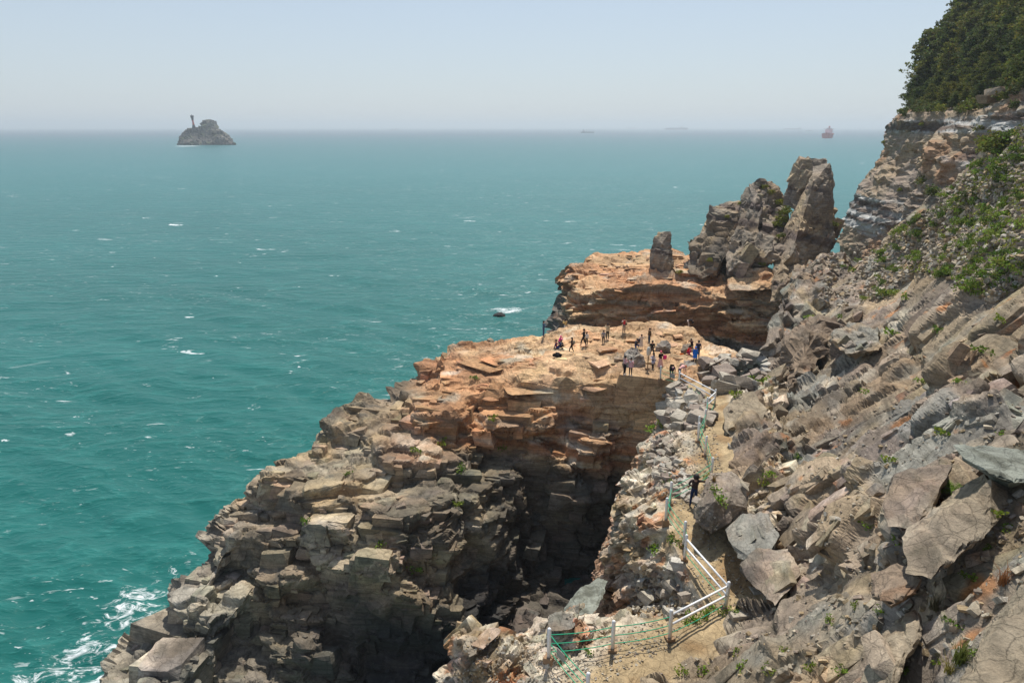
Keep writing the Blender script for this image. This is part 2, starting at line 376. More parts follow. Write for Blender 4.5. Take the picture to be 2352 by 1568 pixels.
def rotm(rg, n, s):
    a = rg.normal(0, s, (n, 3)); th = np.linalg.norm(a, axis=1) + 1e-9; k = a / th[:, None]
    K = np.zeros((n, 3, 3)); K[:, 0, 1] = -k[:, 2]; K[:, 0, 2] = k[:, 1]; K[:, 1, 0] = k[:, 2]; K[:, 1, 2] = -k[:, 0]; K[:, 2, 0] = -k[:, 1]; K[:, 2, 1] = k[:, 0]
    I = np.eye(3)[None]; s_, c_ = np.sin(th)[:, None, None], np.cos(th)[:, None, None]
    return I + s_ * K + (1 - c_) * (K @ K)
def blocks(v, f, R, specs, seed, keep=None, smooth_n=None):
    """specs: (dims, coverage, (protrusion lo, hi) as a share of the extent along the normal, max distance, turn)"""
    rg = np.random.RandomState(seed); V = []; Fc = []; T = []; off = 0; nid = seed * 100000
    a, b_, c = v[f[:, 0]], v[f[:, 1]], v[f[:, 2]]; cr = np.cross(b_ - a, c - a); area = np.linalg.norm(cr, axis=1) / 2; ce = (a + b_ + c) / 3
    px, py, zc = proj(ce); d = np.linalg.norm(ce - np.array([0, 0, CAMZ]), axis=1)
    nn = (smooth_n[f[:, 0]] + smooth_n[f[:, 1]] + smooth_n[f[:, 2]]); nn /= np.maximum(np.linalg.norm(nn, axis=1, keepdims=True), 1e-9)
    face = -(nn * (ce - np.array([0, 0, CAMZ]))).sum(1) / d
    vis = (px > -80) & (px < 2440) & (py > -60) & (py < 1640) & (zc > 2) & (face > -.12) & (ce[:, 2] > -.8)
    wv = np.where(vis, 1.0, 0.0)
    for dims, cov, pro, dmax, turn in specs:
        s2 = dims[0] * dims[1]; wt = area * wv * (d < dmax)
        if keep is not None: wt = wt * keep(ce, dims)
        if dims[2] < dims[1] * .3: wt = wt * (nn[:, 2] > .86)
        tot = wt.sum(); N = int(cov * tot / s2)
        if N < 1: continue
        t = np.searchsorted(np.cumsum(wt), rg.rand(N) * tot); t = np.clip(t, 0, len(f) - 1)
        u = rg.rand(N, 2); m = u.sum(1) > 1; u[m] = 1 - u[m]
        P = a[t] + u[:, :1] * (b_[t] - a[t]) + u[:, 1:] * (c[t] - a[t]); n = nn[t]
        tl, yw = turn if isinstance(turn, tuple) else (turn, turn)
        ya = rg.normal(0, yw, N); Y = np.zeros((N, 3, 3)); Y[:, 0, 0] = np.cos(ya); Y[:, 1, 1] = np.cos(ya); Y[:, 0, 1] = -np.sin(ya); Y[:, 1, 0] = np.sin(ya); Y[:, 2, 2] = 1
        RR = rotm(rg, N, tl) @ (R.T[None] @ Y)
        D_ = np.array(dims)[None] * np.exp(rg.normal(0, .33, (N, 3)))
        ext = np.abs(np.einsum('nij,ni->nj', RR, n)) * D_ * .5; ext = ext.sum(1)
        P = P - n * (ext * (1 - 2 * rg.uniform(pro[0], pro[1], N)))[:, None]
        TT = PEBBLES if dims[0] < .3 else TEMPL; ti = rg.randint(0, len(TT), N)
        for k in range(len(TT)):
            q = np.nonzero(ti == k)[0]
            if not len(q): continue
            tv, tf = TT[k]
            x = np.einsum('nij,nvj->nvi', RR[q], tv[None] * D_[q][:, None, :]) + P[q][:, None, :]
            V.append(x.reshape(-1, 3)); Fc.append((tf[None] + (off + np.arange(len(q)) * len(tv))[:, None, None]).reshape(-1, 3))
            szp = D_[q].max(1) / np.linalg.norm(P[q] - np.array([0, 0, CAMZ]), axis=1)
            T.append(np.repeat(np.concatenate([rg.rand(len(q), 3), (nid + np.arange(len(q)))[:, None], szp[:, None]], 1), len(tv), axis=0)); off += len(q) * len(tv); nid += len(q)
    if not V: return None
    return np.concatenate(V), np.concatenate(Fc), np.concatenate(T)
# ------------------------------------------------------------------ build one rock body
def terraces(v, step, scale, amp, seed):
    h = (fbm(v * np.array([1 / scale, 2.2 / scale, 0]), seed, 4, .55) * amp) / step
    k = np.floor(h); q = h - k; return (k + np.clip((q - .5) / .10 + .5, 0, 1)) * step
def compact(v, f, c):
    u = np.zeros(len(v), bool); u[f.ravel()] = True; r = np.cumsum(u) - 1; return v[u], r[f], c[u]
def rock(name, v, f, R, levels, colf, T=1.5, low=(8, .8), seed=0, mat=None, calm=None, back=3.0, blk=None, keep=None, fine=.05, Tb=2.6, parts=0, strata=None, terr=None):
    v, f = refine(v, f, 14, back=back)
    n0 = snormals(v, f, vnormals(v, f), 3, 0)
    if low: v = v + n0 * (low[1] * fbm(v / low[0], 200 + seed, 2))[:, None]
    hs = []
    for k, (size, A, Tk) in enumerate(levels):
        v, f, n0 = refine(v, f, max(Tk, T), back=back, n0=n0); n = snormals(v, f, n0, 3, .75)
        a = A if calm is None else A * calm(v)
        v, m, h, e = facet(v, n, R, size, a, 300 + seed * 10 + k, jitter=(.12, .2, .3, .35)[min(k, 3)])
    v, f, n0 = refine(v, f, T, back=back, n0=n0); n = snormals(v, f, n0, 2, .3)
    if terr is not None: v = v + np.array([0, 0, 1.0]) * (terr(v, n0) * terraces(v, .17, 9.0, 1.5, 640 + seed))[:, None]
    if strata is not None:
        for th, amp, dirn, wob, zone in strata:          # beds of rock, each standing out or set back by its own amount
            u = v @ R[2] / th + wob * fbm(v / (th * 9), 610 + seed, 2); lay = np.floor(u).astype(np.int32); q = u - lay
            cell = np.floor(v @ R[0] / (th * 7) + hf(h3(lay, lay * 0, lay * 0, 71), 3) * 5).astype(np.int32)
            a_ = hf(h3(lay, lay * 0 + 5, lay * 0, 77 + seed), 2) * .65 + hf(h3(lay, cell, lay * 0, 78 + seed), 2) * .35 - .5
            edge = np.clip(np.minimum(q, 1 - q) / .10, 0, 1); a_ = a_ * 2 * amp - amp * .5 * (1 - edge)
            if zone is not None: a_ = a_ * zone(v, n0)
            if dirn == 'out': d_ = n0 - (n0 @ R[2])[:, None] * R[2]; v = v + d_ * a_[:, None]
            else: v = v + R[2] * a_[:, None]
    def finish(v, f, n, tint=None):
        if tint is not None: v = v + n * (fbm(v * .95, 500 + seed, 3) * .07 * min(1, fine / .05))[:, None]
        fi = fbm(v * 2.6, 400 + seed, 3) * fine
        if calm is not None: fi = fi * np.clip(calm(v), .3, 1)
        v = v + n * fi[:, None]; hs = []
        for size, A, Tk in levels[-2:]:
            hs.append(voro((v @ R.T) / np.array(size), 300 + seed * 10 + levels.index((size, A, Tk)))[1])
        n = vnormals(v, f); c = colf(v, n, hs, n)
        if tint is not None: c = c * (.80 + .42 * tint[:, :1]) * (1 + .10 * (tint - .5))
        return v, c
    nb0 = len(f)
    Bs = [blocks(v, f, R, s_, 900 + seed * 7 + q, k_, n0) for q, (s_, k_) in enumerate(blk if callable(blk[0][1]) else [(blk, keep)])] if blk else []
    Bs = [x for x in Bs if x is not None]; B = None
    if Bs:
        of = 0; FF = []
        for x in Bs: FF.append(x[1] + of); of += len(x[0])
        B = (np.concatenate([x[0] for x in Bs]), np.concatenate(FF), np.concatenate([x[2] for x in Bs]))
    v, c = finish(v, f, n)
    if B is not None:
        bv, bf, bt = B
        bv, bf, bt = refine(bv, bf, max(Tb, T * 1.6), back=6.0, n0=bt, renorm=False)
        bv, bc = finish(bv, bf, vnormals(bv, bf), bt[:, :3])
        big = []
        if parts:
            ids, ix = np.unique(bt[:, 3].round().astype(np.int64), return_index=True); sz = bt[ix, 4]
            big = ids[np.argsort(-sz)[:parts]]; fid = bt[bf[:, 0], 3].round().astype(np.int64); isb = np.isin(fid, big)
            bigf, bigid = bf[isb], fid[isb]; bf = bf[~isb]
        f = np.concatenate([f, bf + len(v)]); v2 = np.concatenate([v, bv]); c = np.concatenate([c, bc])
        if parts: v, f, c = compact(v2, f, c)
        else: v = v2
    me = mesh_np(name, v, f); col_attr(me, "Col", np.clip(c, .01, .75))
    o = link(name, me, None, mat or M_ROCK)
    if B is not None and parts:
        od = np.argsort(bigid, kind='stable'); bigf, bigid = bigf[od], bigid[od]; cut = np.nonzero(np.diff(bigid))[0] + 1
        for g in np.split(bigf, cut):
            if not len(g): continue
            pv, pf, pc = compact(bv, g, bc); m_ = mesh_np("rock_block", pv, pf); col_attr(m_, "Col", np.clip(pc, .01, .75)); link("rock_block", m_, o, mat or M_ROCK)
    print("rock", name, nb0, len(f), flush=True); return o
def loft(rows, close=False):
    A = np.array(rows, float); r, c = A.shape[:2]; v = A.reshape(-1, 3); f = []
    for i in range(r - 1):
        for j in range(c - 1):
            a, b, d, e = i * c + j, i * c + j + 1, (i + 1) * c + j + 1, (i + 1) * c + j
            if np.linalg.norm(v[a] - v[d]) < np.linalg.norm(v[b] - v[e]): f += [(a, e, d), (a, d, b)]
            else: f += [(a, e, b), (b, e, d)]
    return v, np.array(f, np.int64)
# ------------------------------------------------------------------ front massif with the people's platform
def GD(*a): return G(*a)
rows = [
 [Z(175,1650,2.4),Z(305,1452,3),Z(432,1340,5),Z(550,1150,9.3),Z(645,1045,11.2),Z(757,958,12.6),Z(882,902,13.8),Z(1032,802,15),Z(1242,767,16.1),Z(1302,740,16.6),Z(1530,737,16.6),Z(1640,774,16.4),Z(1700,812,16.4)],
 [Z(255,1670,2.8),Z(370,1480,3.6),Z(465,1365,6),Z(600,1125,10.4),Z(705,1042,12),Z(832,966,13.2),Z(950,925,14),Z(1080,850,15.2),Z(1230,815,16.2),Z(1330,800,16.5),Z(1480,810,16.5),Z(1620,815,16.6),Z(1720,835,17)],
 [Z(350,1700,3),Z(445,1500,4.2),G(520,1345,43.2),G(680,1125,47.6),G(785,1080,49.0),Z(900,1010,12.8),Z(990,955,13.8),Z(1090,905,14.8),Z(1190,880,15.6),Z(1300,880,15.9),Z(1400,890,15.9),Z(1545,880,16.6),Z(1640,890,17.6)],
 [G(380,1720,35.8),G(480,1540,38.8),G(590,1355,42.4),G(740,1190,44.8),G(840,1140,46.4),G(950,1075,50.6),G(1050,1010,54.0),G(1120,965,55.6),G(1200,945,56.0),G(1300,955,55.6),G(1400,965,55.2),G(1530,950,55.6),G(1600,960,54.5)],
 [G(460,1740,35),G(610,1590,37.0),G(730,1430,40.2),G(870,1290,41.6),G(965,1230,43.2),G(1045,1165,47.0),G(1120,1110,50.5),G(1190,1090,52.3),G(1260,1090,52.8),G(1330,1090,52.8),G(1400,1090,52.8),G(1470,1070,53.8),G(1540,1070,53.8)],
 [G(560,1900,34.5),G(740,1720,36.2),G(850,1600,38.2),G(960,1450,40.2),G(1040,1430,41.2),G(1110,1415,43.6),G(1170,1405,45.8),G(1230,1390,48.6),G(1290,1370,50),G(1350,1325,51.2),G(1400,1265,52.4),G(1430,1190,53.4),G(1470,1110,54)],
]
_r5 = rows[-1]; rows.append([W(p[0], p[1] - .4, .6) for p in _r5]); rows.append([W(p[0] + 2, p[1] - 9, .2) for p in _r5])
_r1 = rows[0]; rows.insert(0, [W(p[0] - 1.2, p[1] + 1.8, -4) for p in _r1[:9]] + [W(p[0], p[1] + 3, -4) for p in _r1[9:]])
PLAT_POLY = None
v, f = loft(rows)
R_FLAT = frame(4, 8)
def calm_plat(p): return np.where((p[:, 2] > 14.2) & (p[:, 0] > -7), .33, 1.0)
LV_MASSIF = [((5.5, 4.5, 3.2), 1.0, 4), ((2.2, 1.8, 1.4), .36, 3.0)]
BL_ROCK = [((4.2, 3.2, 2.9), .30, (.03, .17), 999, .04), ((2.4, 1.9, 1.7), .42, (.03, .2), 999, .06), ((1.3, 1.0, .85), .42, (.04, .26), 999, .09), ((.6, .5, .38), .24, (.1, .36), 55, .15)]
BL_PLAT = [((4.6, 2.8, .4), .30, (.03, .22), 999, (.008, .5)), ((2.6, 1.6, .28), .42, (.03, .28), 999, (.012, .5)), ((1.2, .8, .2), .2, (.05, .4), 999, (.02, .6))]
def keep_massif(p, dims):
    plat = (p[:, 2] > 14.6) & (p[:, 0] > -7) & (p[:, 1] > 57)
    return np.where(plat, 0.0, 1.0)
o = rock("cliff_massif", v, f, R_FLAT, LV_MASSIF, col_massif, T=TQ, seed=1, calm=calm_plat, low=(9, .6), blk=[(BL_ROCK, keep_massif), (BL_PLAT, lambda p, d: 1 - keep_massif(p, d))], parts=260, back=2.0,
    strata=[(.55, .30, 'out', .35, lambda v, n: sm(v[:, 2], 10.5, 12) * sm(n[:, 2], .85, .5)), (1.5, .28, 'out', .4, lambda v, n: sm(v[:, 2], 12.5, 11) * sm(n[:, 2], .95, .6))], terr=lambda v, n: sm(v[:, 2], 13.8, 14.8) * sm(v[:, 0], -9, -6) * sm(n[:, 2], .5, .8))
tag(o, "stepped sea cliff with a flat orange rock platform where people walk", kind='structure')

# ------------------------------------------------------------------ back platform
rows = [
 [W(9,112,-4),W(12,126,-4),W(16,140,-4),W(28,142,-4),W(36,140,-4),W(44,136,-4),W(56,130,-4),W(66,124,-4),W(74,118,-4)],
 [Z(1268,700,8),Z(1312,614,16),Z(1360,591,16.8),Z(1440,583,17),Z(1545,578,17.3),Z(1600,596,17.3),Z(1660,612,17.5),Z(1760,640,18),Z(1880,660,19)],
 [Z(1268,712,8),Z(1318,628,16.4),Z(1375,612,17),Z(1450,606,17.4),Z(1540,604,17.8),Z(1610,625,17.7),Z(1680,640,17.6),Z(1780,668,17.5),Z(1900,690,18)],
 [Z(1266,722,8),Z(1325,640,15.8),Z(1400,640,16.6),Z(1460,645,16.8),Z(1560,648,16.9),Z(1650,660,16.8),Z(1715,682,16.8),Z(1810,705,16.5),Z(1900,740,17)],
 [Z(1264,740,6),G(1330,680,92.5),G(1385,668,91),G(1460,668,90),G(1560,668,89.5),G(1655,680,88),G(1705,702,87),G(1790,735,86),G(1900,770,84)],
 [G(1262,770,90),G(1335,745,90.5),G(1365,735,89.2),G(1460,740,88.5),G(1560,745,88),G(1655,755,86.5),G(1700,800,84.5),G(1770,820,83),G(1900,830,82)],
 [W(5,92,-4),W(9,90,-4),W(14,88,-4),W(19,87,-4),W(24,86.5,-4),W(28,85,-4),W(31,83,-4),W(36,81,-4),W(44,80,-4)],
]
v, f = loft(rows)
def calm_back(p): return np.where(p[:, 2] > 15.6, .45, 1.0)
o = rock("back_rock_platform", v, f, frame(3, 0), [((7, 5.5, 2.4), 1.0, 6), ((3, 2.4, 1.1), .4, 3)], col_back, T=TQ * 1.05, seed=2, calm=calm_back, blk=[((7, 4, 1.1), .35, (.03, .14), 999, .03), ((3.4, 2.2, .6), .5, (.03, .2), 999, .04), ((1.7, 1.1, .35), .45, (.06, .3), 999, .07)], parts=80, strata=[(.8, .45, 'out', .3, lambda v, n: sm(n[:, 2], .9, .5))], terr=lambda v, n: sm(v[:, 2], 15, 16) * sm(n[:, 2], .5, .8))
tag(o, "layered rock platform behind the gully with a lone rock pillar on top", kind='structure')

# ------------------------------------------------------------------ headland at the back right
rows = [
 [W(70,150,-4),W(64,125,-4),W(66,110,-4),W(68,100,-4),W(72,90,-4),W(72,80,-4),W(72,70,-4),W(72,60,-4)],
 [D(1975,600,150),D(1925,600,126),D(1990,600,114),D(2036,590,104),D(2126,560,94),D(2240,480,84),D(2352,410,74),D(2500,330,66)],
 [D(1978,500,152),D(1932,510,130),D(2003,500,117),D(2078,500,106),D(2142,480,96),D(2230,420,86),D(2352,350,76),D(2500,270,68)],
 [D(2013,395,154),D(1990,400,133),D(2033,405,121),D(2098,410,110),D(2128,400,99),D(2230,340,88),D(2352,270,78),D(2500,190,70)],
 [D(2048,300,156),D(2036,352,136),D(2058,370,124),D(2118,360,113),D(2138,330,102),D(2240,290,91),D(2345,235,80),D(2500,140,72)],
 [D(2053,290,158),D(2034,296,138),D(2066,268,128),D(2100,260,118),D(2180,258,110),D(2265,256,100),D(2330,215,84),D(2500,120,76)],
 [D(2096,262,165),D(2078,262,146),D(2108,240,138),D(2140,225,130),D(2210,222,120),D(2290,215,108),D(2352,180,92),D(2500,90,84)],
 [D(2130,190,175),D(2130,170,160),D(2160,150,150),D(2210,120,142),D(2260,100,134),D(2330,70,122),D(2420,40,108),D(2560,-20,95)],
 [D(2260,40,190),D(2260,20,175),D(2290,-20,165),D(2330,-60,158),D(2380,-90,150),D(2440,-120,140),D(2520,-150,125),D(2640,-200,110)],
 [D(2400,-60,230),D(2400,-80,220),D(2420,-120,210),D(2460,-160,200),D(2500,-200,190),D(2560,-240,175),D(2640,-280,160),D(2760,-330,140)],
]
v, f = loft(rows)
R_HEAD = frame(6, -95)
o = rock("headland_cliff", v, f, R_HEAD, [((6, 5, 2.6), .42, 4), ((2.6, 2.2, 1.3), .2, 3), ((1.2, 1.1, .7), .1, 2)], col_head, T=TQ * 1.1, low=(14, .5), seed=3, blk=[((1.8, 1.5, 1.0), .25, (.0, .08), 118, .05)], parts=60, back=1.1, strata=[(1.6, .34, 'out', .3, None), (.6, .12, 'out', .3, None)])
tag(o, "high banded cliff under the pine wood at the right", kind='structure')

PATH_PTS = [Z(1590, 890, 17.3), Z(1650, 945, 18.6), Z(1640, 1010, 19.6), Z(1655, 1080, 20), Z(1600, 1160, 20), Z(1615, 1230, 20), Z(1660, 1310, 20.2), Z(1700, 1390, 20.4), Z(1620, 1450, 20.5), Z(1480, 1520, 20.6), Z(1380, 1600, 20.6), Z(1300, 1720, 20.6)]
PATH_W = 1.75
# ------------------------------------------------------------------ right hillside
rows = [
 [W(58,100,8),W(62,96,10),W(66,92,12),W(66,84,16),W(64,76,20),W(62,68,24),W(60,58,28),W(60,48,32)],
 [D(1835,610,98),D(1885,602,95),D(1970,592,88),D(2030,550,82),D(2100,478,76),D(2180,418,69),D(2262,350,61),D(2460,230,50)],
 [D(1822,640,84),D(1880,640,82),D(1980,625,78),D(2050,600,72),D(2120,560,66),D(2220,500,58),D(2352,430,50),D(2520,360,44)],
 [D(1800,720,74),D(1870,700,72),D(1960,690,68),D(2060,660,62),D(2140,640,55),D(2230,590,49),D(2352,545,42),D(2540,480,38)],
 [D(1778,812,65),D(1840,790,62),D(1930,770,58),D(2030,760,53),D(2130,730,47),D(2230,680,41),D(2352,640,36),D(2560,590,32)],
 [D(1762,870,58),D(1810,880,53),D(1900,870,49),D(2010,860,45),D(2120,830,40),D(2230,800,34.5),D(2352,780,31),D(2580,720,27)],
 [D(1680,935,49),D(1750,945,46),D(1850,965,42),D(1980,960,38),D(2110,950,33),D(2230,930,28.5),D(2352,930,26),D(2600,900,22)],
 [D(1672,1010,41),D(1700,1020,40),D(1810,1040,36),D(1950,1050,31),D(2090,1040,26),D(2210,1000,21.5),D(2352,985,18.5),D(2600,960,15)],
 [D(1680,1090,36.5),D(1700,1090,35.5),D(1810,1110,31),D(1950,1120,26.5),D(2080,1110,21),D(2200,1090,17),D(2352,1060,14.5),D(2600,1040,12)],
 [D(1640,1190,33.5),D(1700,1180,32),D(1790,1190,28.5),D(1910,1200,23.5),D(2040,1200,18.5),D(2170,1190,15),D(2352,1170,12.6),D(2600,1150,11)],
 [D(1700,1300,29.5),D(1735,1290,28),D(1810,1300,24.5),D(1910,1310,20.5),D(2040,1330,16),D(2170,1340,13.2),D(2352,1330,11.3),D(2600,1300,9.5)],
 [D(1745,1400,26),D(1775,1395,24.5),D(1830,1400,21.5),D(1920,1420,17.8),D(2040,1440,14.4),D(2170,1460,12),D(2352,1470,10),D(2600,1460,8.6)],
 [D(1560,1470,24),D(1650,1460,22.2),D(1760,1470,19.5),D(1890,1490,16),D(2030,1510,13),D(2170,1540,10.9),D(2352,1570,9),D(2600,1580,7.6)],
 [D(1470,1560,21.4),D(1600,1560,19),D(1740,1570,16.5),D(1880,1590,14),D(2030,1610,11.8),D(2170,1640,10),D(2352,1680,8.3),D(2600,1700,7)],
 [D(1460,1720,18.5),D(1600,1740,16),D(1740,1760,14),D(1880,1780,12),D(2030,1800,10.5),D(2170,1840,9),D(2352,1880,7.6),D(2600,1900,6.5)],
]
v, f = loft(rows)
LV_HILL = [((4.0, 7.0, 3.0), 1.0, 3.6), ((1.8, 2.8, 1.3), .36, 2.8)]
BL_HILL = [((3.8, 6.5, 2.2), .24, (.04, .16), 999, .09), ((2.2, 3.8, 1.3), .40, (.03, .18), 999, .09), ((1.1, 2.0, .7), .40, (.04, .24), 90, .12), ((.55, .9, .36), .30, (.06, .34), 45, .18), ((.26, .36, .17), .16, (.15, .45), 22, .4)]
def keep_hill(p, dims):
    d = np.linalg.norm(p - np.array([0, 0, CAMZ]), axis=1)
    k = np.where((dims[0] > 1.5) & (d < 24), .4, 1.0) * np.where((dims[0] > .9) & (d < 14), .6, 1.0)
    return k * np.where(seg_dist(p, SCREE_AXIS) < 7, .08 if dims[0] > .4 else .6, 1.0) * (seg_dist(p, PATH_PTS) > PATH_W + dims[0] * .35)
SCREE = [(1990,600),(2100,480),(2230,375),(2352,290),(2420,250),(2420,640),(2300,650),(2130,640),(2010,640)]
def in_poly(px, py, P):
    c = np.zeros(len(px), bool); j = len(P) - 1
    for i in range(len(P)):
        (xi, yi), (xj, yj) = P[i], P[j]
        m = ((yi > py) != (yj > py)) & (px < (xj - xi) * (py - yi) / ((yj - yi) or 1e-9) + xi); c ^= m; j = i
    return c
def calm_hill(p):
    d = seg_dist(p, SCREE_AXIS); return np.where(d < 8, .35 + .65 * sm(d, 5, 8), 1.0) * np.clip(np.linalg.norm(p - np.array([0, 0, CAMZ]), axis=1) / 28, .45, 1)
SCREE_AXIS = [D(2060, 590, 74), D(2180, 560, 57), D(2352, 470, 46)]
o = rock("hillside", v, f, R_HILL, LV_HILL, col_hill, T=TQ, low=(7, .7), seed=4, calm=calm_hill, mat=M_ROCK_NEAR, blk=BL_HILL, keep=keep_hill, parts=280, strata=[(1.1, .26, 'out', .5, lambda v, n: sm(1 - np.abs(n @ R_HILL[2]), .18, .5))])
tag(o, "steep fractured rocky hillside rising to the right of the path", kind='structure')

# ------------------------------------------------------------------ ridge carrying the path
rows = [
 [W(13,55,-4),W(14,57,8),Z(1520,950,16),Z(1560,885,17.3),Z(1640,872,17.6),Z(1730,880,18.5),Z(1790,880,19)],
 [W(13,50,-4),G(1465,1060,49),Z(1508,985,18.2),Z(1605,950,18.9),Z(1660,935,18.9),Z(1720,945,19.6),Z(1780,950,20)],
 [W(12,48,-4),G(1440,1130,47.5),Z(1492,1020,19.3),Z(1590,1010,19.8),Z(1665,1005,20),Z(1730,1010,20.4),Z(1790,1010,21)],
 [W(10.5,46,-4),G(1420,1170,44),Z(1468,1085,19.4),Z(1600,1070,20),Z(1675,1065,20.3),Z(1740,1080,20.8),Z(1800,1080,21.5)],
 [W(9,44,-4),G(1400,1250,41),Z(1440,1150,19),Z(1545,1130,20),Z(1640,1130,20),Z(1720,1140,20.6),Z(1790,1150,21.5)],
 [W(7.5,42,-4),G(1385,1320,37.5),Z(1430,1220,18.6),Z(1530,1215,20),Z(1640,1220,20),Z(1720,1230,20.2),Z(1800,1240,21.5)],
 [W(5,38,-4),G(1360,1390,33),Z(1480,1310,17.8),Z(1575,1305,20),Z(1680,1300,20.2),Z(1760,1310,20.4),Z(1830,1310,21.5)],
 [W(3,34,-4),G(1370,1440,29),Z(1520,1385,18),Z(1625,1400,20),Z(1720,1400,20.3),Z(1790,1400,20.5),Z(1850,1400,21.5)],
 [W(1,29,-4),G(1320,1500,24),Z(1500,1450,18.6),Z(1600,1440,20.2),Z(1730,1440,20.4),Z(1790,1440,20.6),Z(1850,1440,21.5)],
]
v, f = loft([r for r in rows])
f = f[:, ::-1] if vnormals(v, f)[:, 2].mean() < 0 else f
R_LEDGE = frame(38, -60)
def calm_path(p):
    return np.where(p[:, 2] < 16, 1.0, 1 - .93 * sm(seg_dist(p, PATH_PTS), PATH_W + .9, PATH_W - .2))
LV_LEDGE = [((2.6, 2.0, 1.6), .5, 5), ((1.1, .9, .7), .22, 2.6), ((.5, .42, .34), .09, 1.7)]
BL_LEDGE = [((1.4, 2.2, .8), .3, (.03, .2), 999, .08), ((.7, 1.1, .42), .42, (.05, .28), 999, .14), ((.4, .55, .24), .34, (.1, .4), 45, .28), ((.2, .22, .12), .18, (.2, .6), 28, .6)]
def keep_path(p, dims):
    return (seg_dist(p, PATH_PTS) > PATH_W + dims[0] * .45) * 1.0
o = rock("path_ridge", v, f, R_LEDGE, LV_LEDGE, col_ledge, T=TQ, low=(5, .3), seed=5, calm=calm_path, mat=M_ROCK_NEAR, blk=BL_LEDGE, keep=keep_path, parts=120)
tag(o, "narrow rock ridge carrying the sandy footpath above the chasm", kind='structure')
rows = [
 [W(-7,20,-4),W(-4,24,-4),W(-1,26.5,-4),W(2,28,-4),W(5,29,-4),W(8,29,-4),W(11,28,-4),W(15,26,-4),W(19,22,-4)],
 [Z(1000,1620,17),Z(1072,1480,18.5),Z(1160,1462,18.6),Z(1250,1440,18.8),Z(1330,1440,18.9),Z(1450,1440,19),Z(1560,1425,19.4),Z(1700,1405,20),Z(1840,1390,20.5)],
 [Z(1010,1600,19.6),Z(1075,1466,20.2),Z(1165,1445,20.3),Z(1250,1422,20.5),Z(1330,1420,20.6),Z(1450,1422,20.5),Z(1560,1412,20.4),Z(1700,1398,20.4),Z(1840,1380,21)],
 [Z(1000,1680,19.8),Z(1090,1530,20.4),Z(1170,1510,20.5),Z(1255,1500,20.6),Z(1340,1490,20.6),Z(1450,1480,20.6),Z(1560,1465,20.5),Z(1720,1450,20.5),Z(1860,1440,21)],
 [Z(990,1780,20),Z(1080,1640,20.3),Z(1170,1620,20.4),Z(1260,1600,20.5),Z(1350,1590,20.6),Z(1460,1570,20.6),Z(1580,1550,20.6),Z(1740,1530,20.6),Z(1880,1520,21)],
 [Z(960,2000,20),Z(1060,1900,20.3),Z(1160,1880,20.4),Z(1260,1860,20.5),Z(1350,1850,20.6),Z(1460,1830,20.6),Z(1580,1810,20.6),Z(1740,1800,20.6),Z(1880,1790,21)],
]
v, f = loft(rows)
o = rock("near_ledge", v, f, R_LEDGE, LV_LEDGE, col_ledge, T=TQ, low=(4, .25), seed=6, calm=calm_path, mat=M_ROCK_NEAR, blk=BL_LEDGE, keep=keep_path, parts=120)
tag(o, "pale rubbly rock ledge at the bottom with the fenced path", kind='structure')
# ------------------------------------------------------------------ free-standing crags and single boulders
def zof(p): return proj(np.array([p]))[2][0]
def crag(name, label, pts, thick, colf, R, seed, levels=None, blk=None, T=None, cat='rock', mat=None, shrink=.8, low=(4, .35), kind=None, fine=.05, lean=0.0, group=None):
    P = [D(*p) for p in pts]; ce = np.mean(P, axis=0); zs = np.mean([p[2] for p in pts])
    back = [D(np.mean([q[0] for q in pts]) + (p[0] - np.mean([q[0] for q in pts])) * shrink, np.mean([q[1] for q in pts]) + (p[1] - np.mean([q[1] for q in pts])) * shrink, p[2] + thick) for p in pts]
    v, f = hull(P + back); c = np.array([v[:, 0].mean(), v[:, 1].mean(), v[:, 2].min()])
    s = np.ptp(v, axis=0).max()
    levels = levels or [((s * .3, s * .26, s * .4), s * .03, 6), ((s * .12, s * .10, s * .2), s * .013, 3)]
    o = rock(name, v, f, R, levels, colf, T=T or TQ * 1.1, low=low, seed=seed, blk=blk, fine=fine, mat=mat)
    return tag(o, label, cat, group, kind)
R_CRAG = frame(24, 100)
B_CR = [((1.5, 1.2, 2.8), .2, (.0, .10), 999, .05), ((.8, .7, 1.3), .15, (.02, .16), 999, .08)]
zp = zof(Z(1518, 626, 17.6))
crag("rock_pillar", "lone upright rock pillar standing on the orange back platform", [(1490,618,zp),(1491,596,zp),(1497,566,zp),(1541,562,zp),(1544,600,zp),(1547,622,zp),(1520,630,zp-1.2),(1510,575,zp-1),(1530,600,zp-1.5)], 3.4, col_crag, frame(3, 0), 20, blk=B_CR[1:], low=(2, .2))
crag("rock_pillar_tip", None, [(1496,575,zp),(1504,545,zp),(1512,533,zp+.6),(1524,534,zp),(1540,531,zp),(1542,560,zp),(1541,580,zp),(1520,560,zp-.9)], 2.6, col_crag, frame(3, 0), 21, blk=B_CR[1:], low=(2, .2))
_t = bpy.data.objects["rock_pillar_tip"]; _t.name = "upper_block"; del _t["category"]; _t.parent = bpy.data.objects["rock_pillar"]
zs = 97
crag("leaning_spire", "tallest leaning rock spire beside the sea gap", [(1868,384,zs+1),(1904,380,zs),(1911,390,zs),(1907,443,zs),(1914,490,zs),(1913,550,zs),(1895,592,zs-2),(1836,616,zs-5),(1783,622,zs-6),(1777,575,zs-2),(1803,525,zs),(1823,478,zs+1),(1852,419,zs+1),(1868,420,zs-2.5),(1845,500,zs-4),(1815,590,zs-7.5)], 8, col_crag, R_CRAG, 22, levels=[((3.5, 3, 7), .3, 5), ((1.3, 1.1, 2.4), .12, 2.6)], blk=[((1.0, .8, 2.2), .12, (.0, .08), 999, .04)], low=(6, .08))
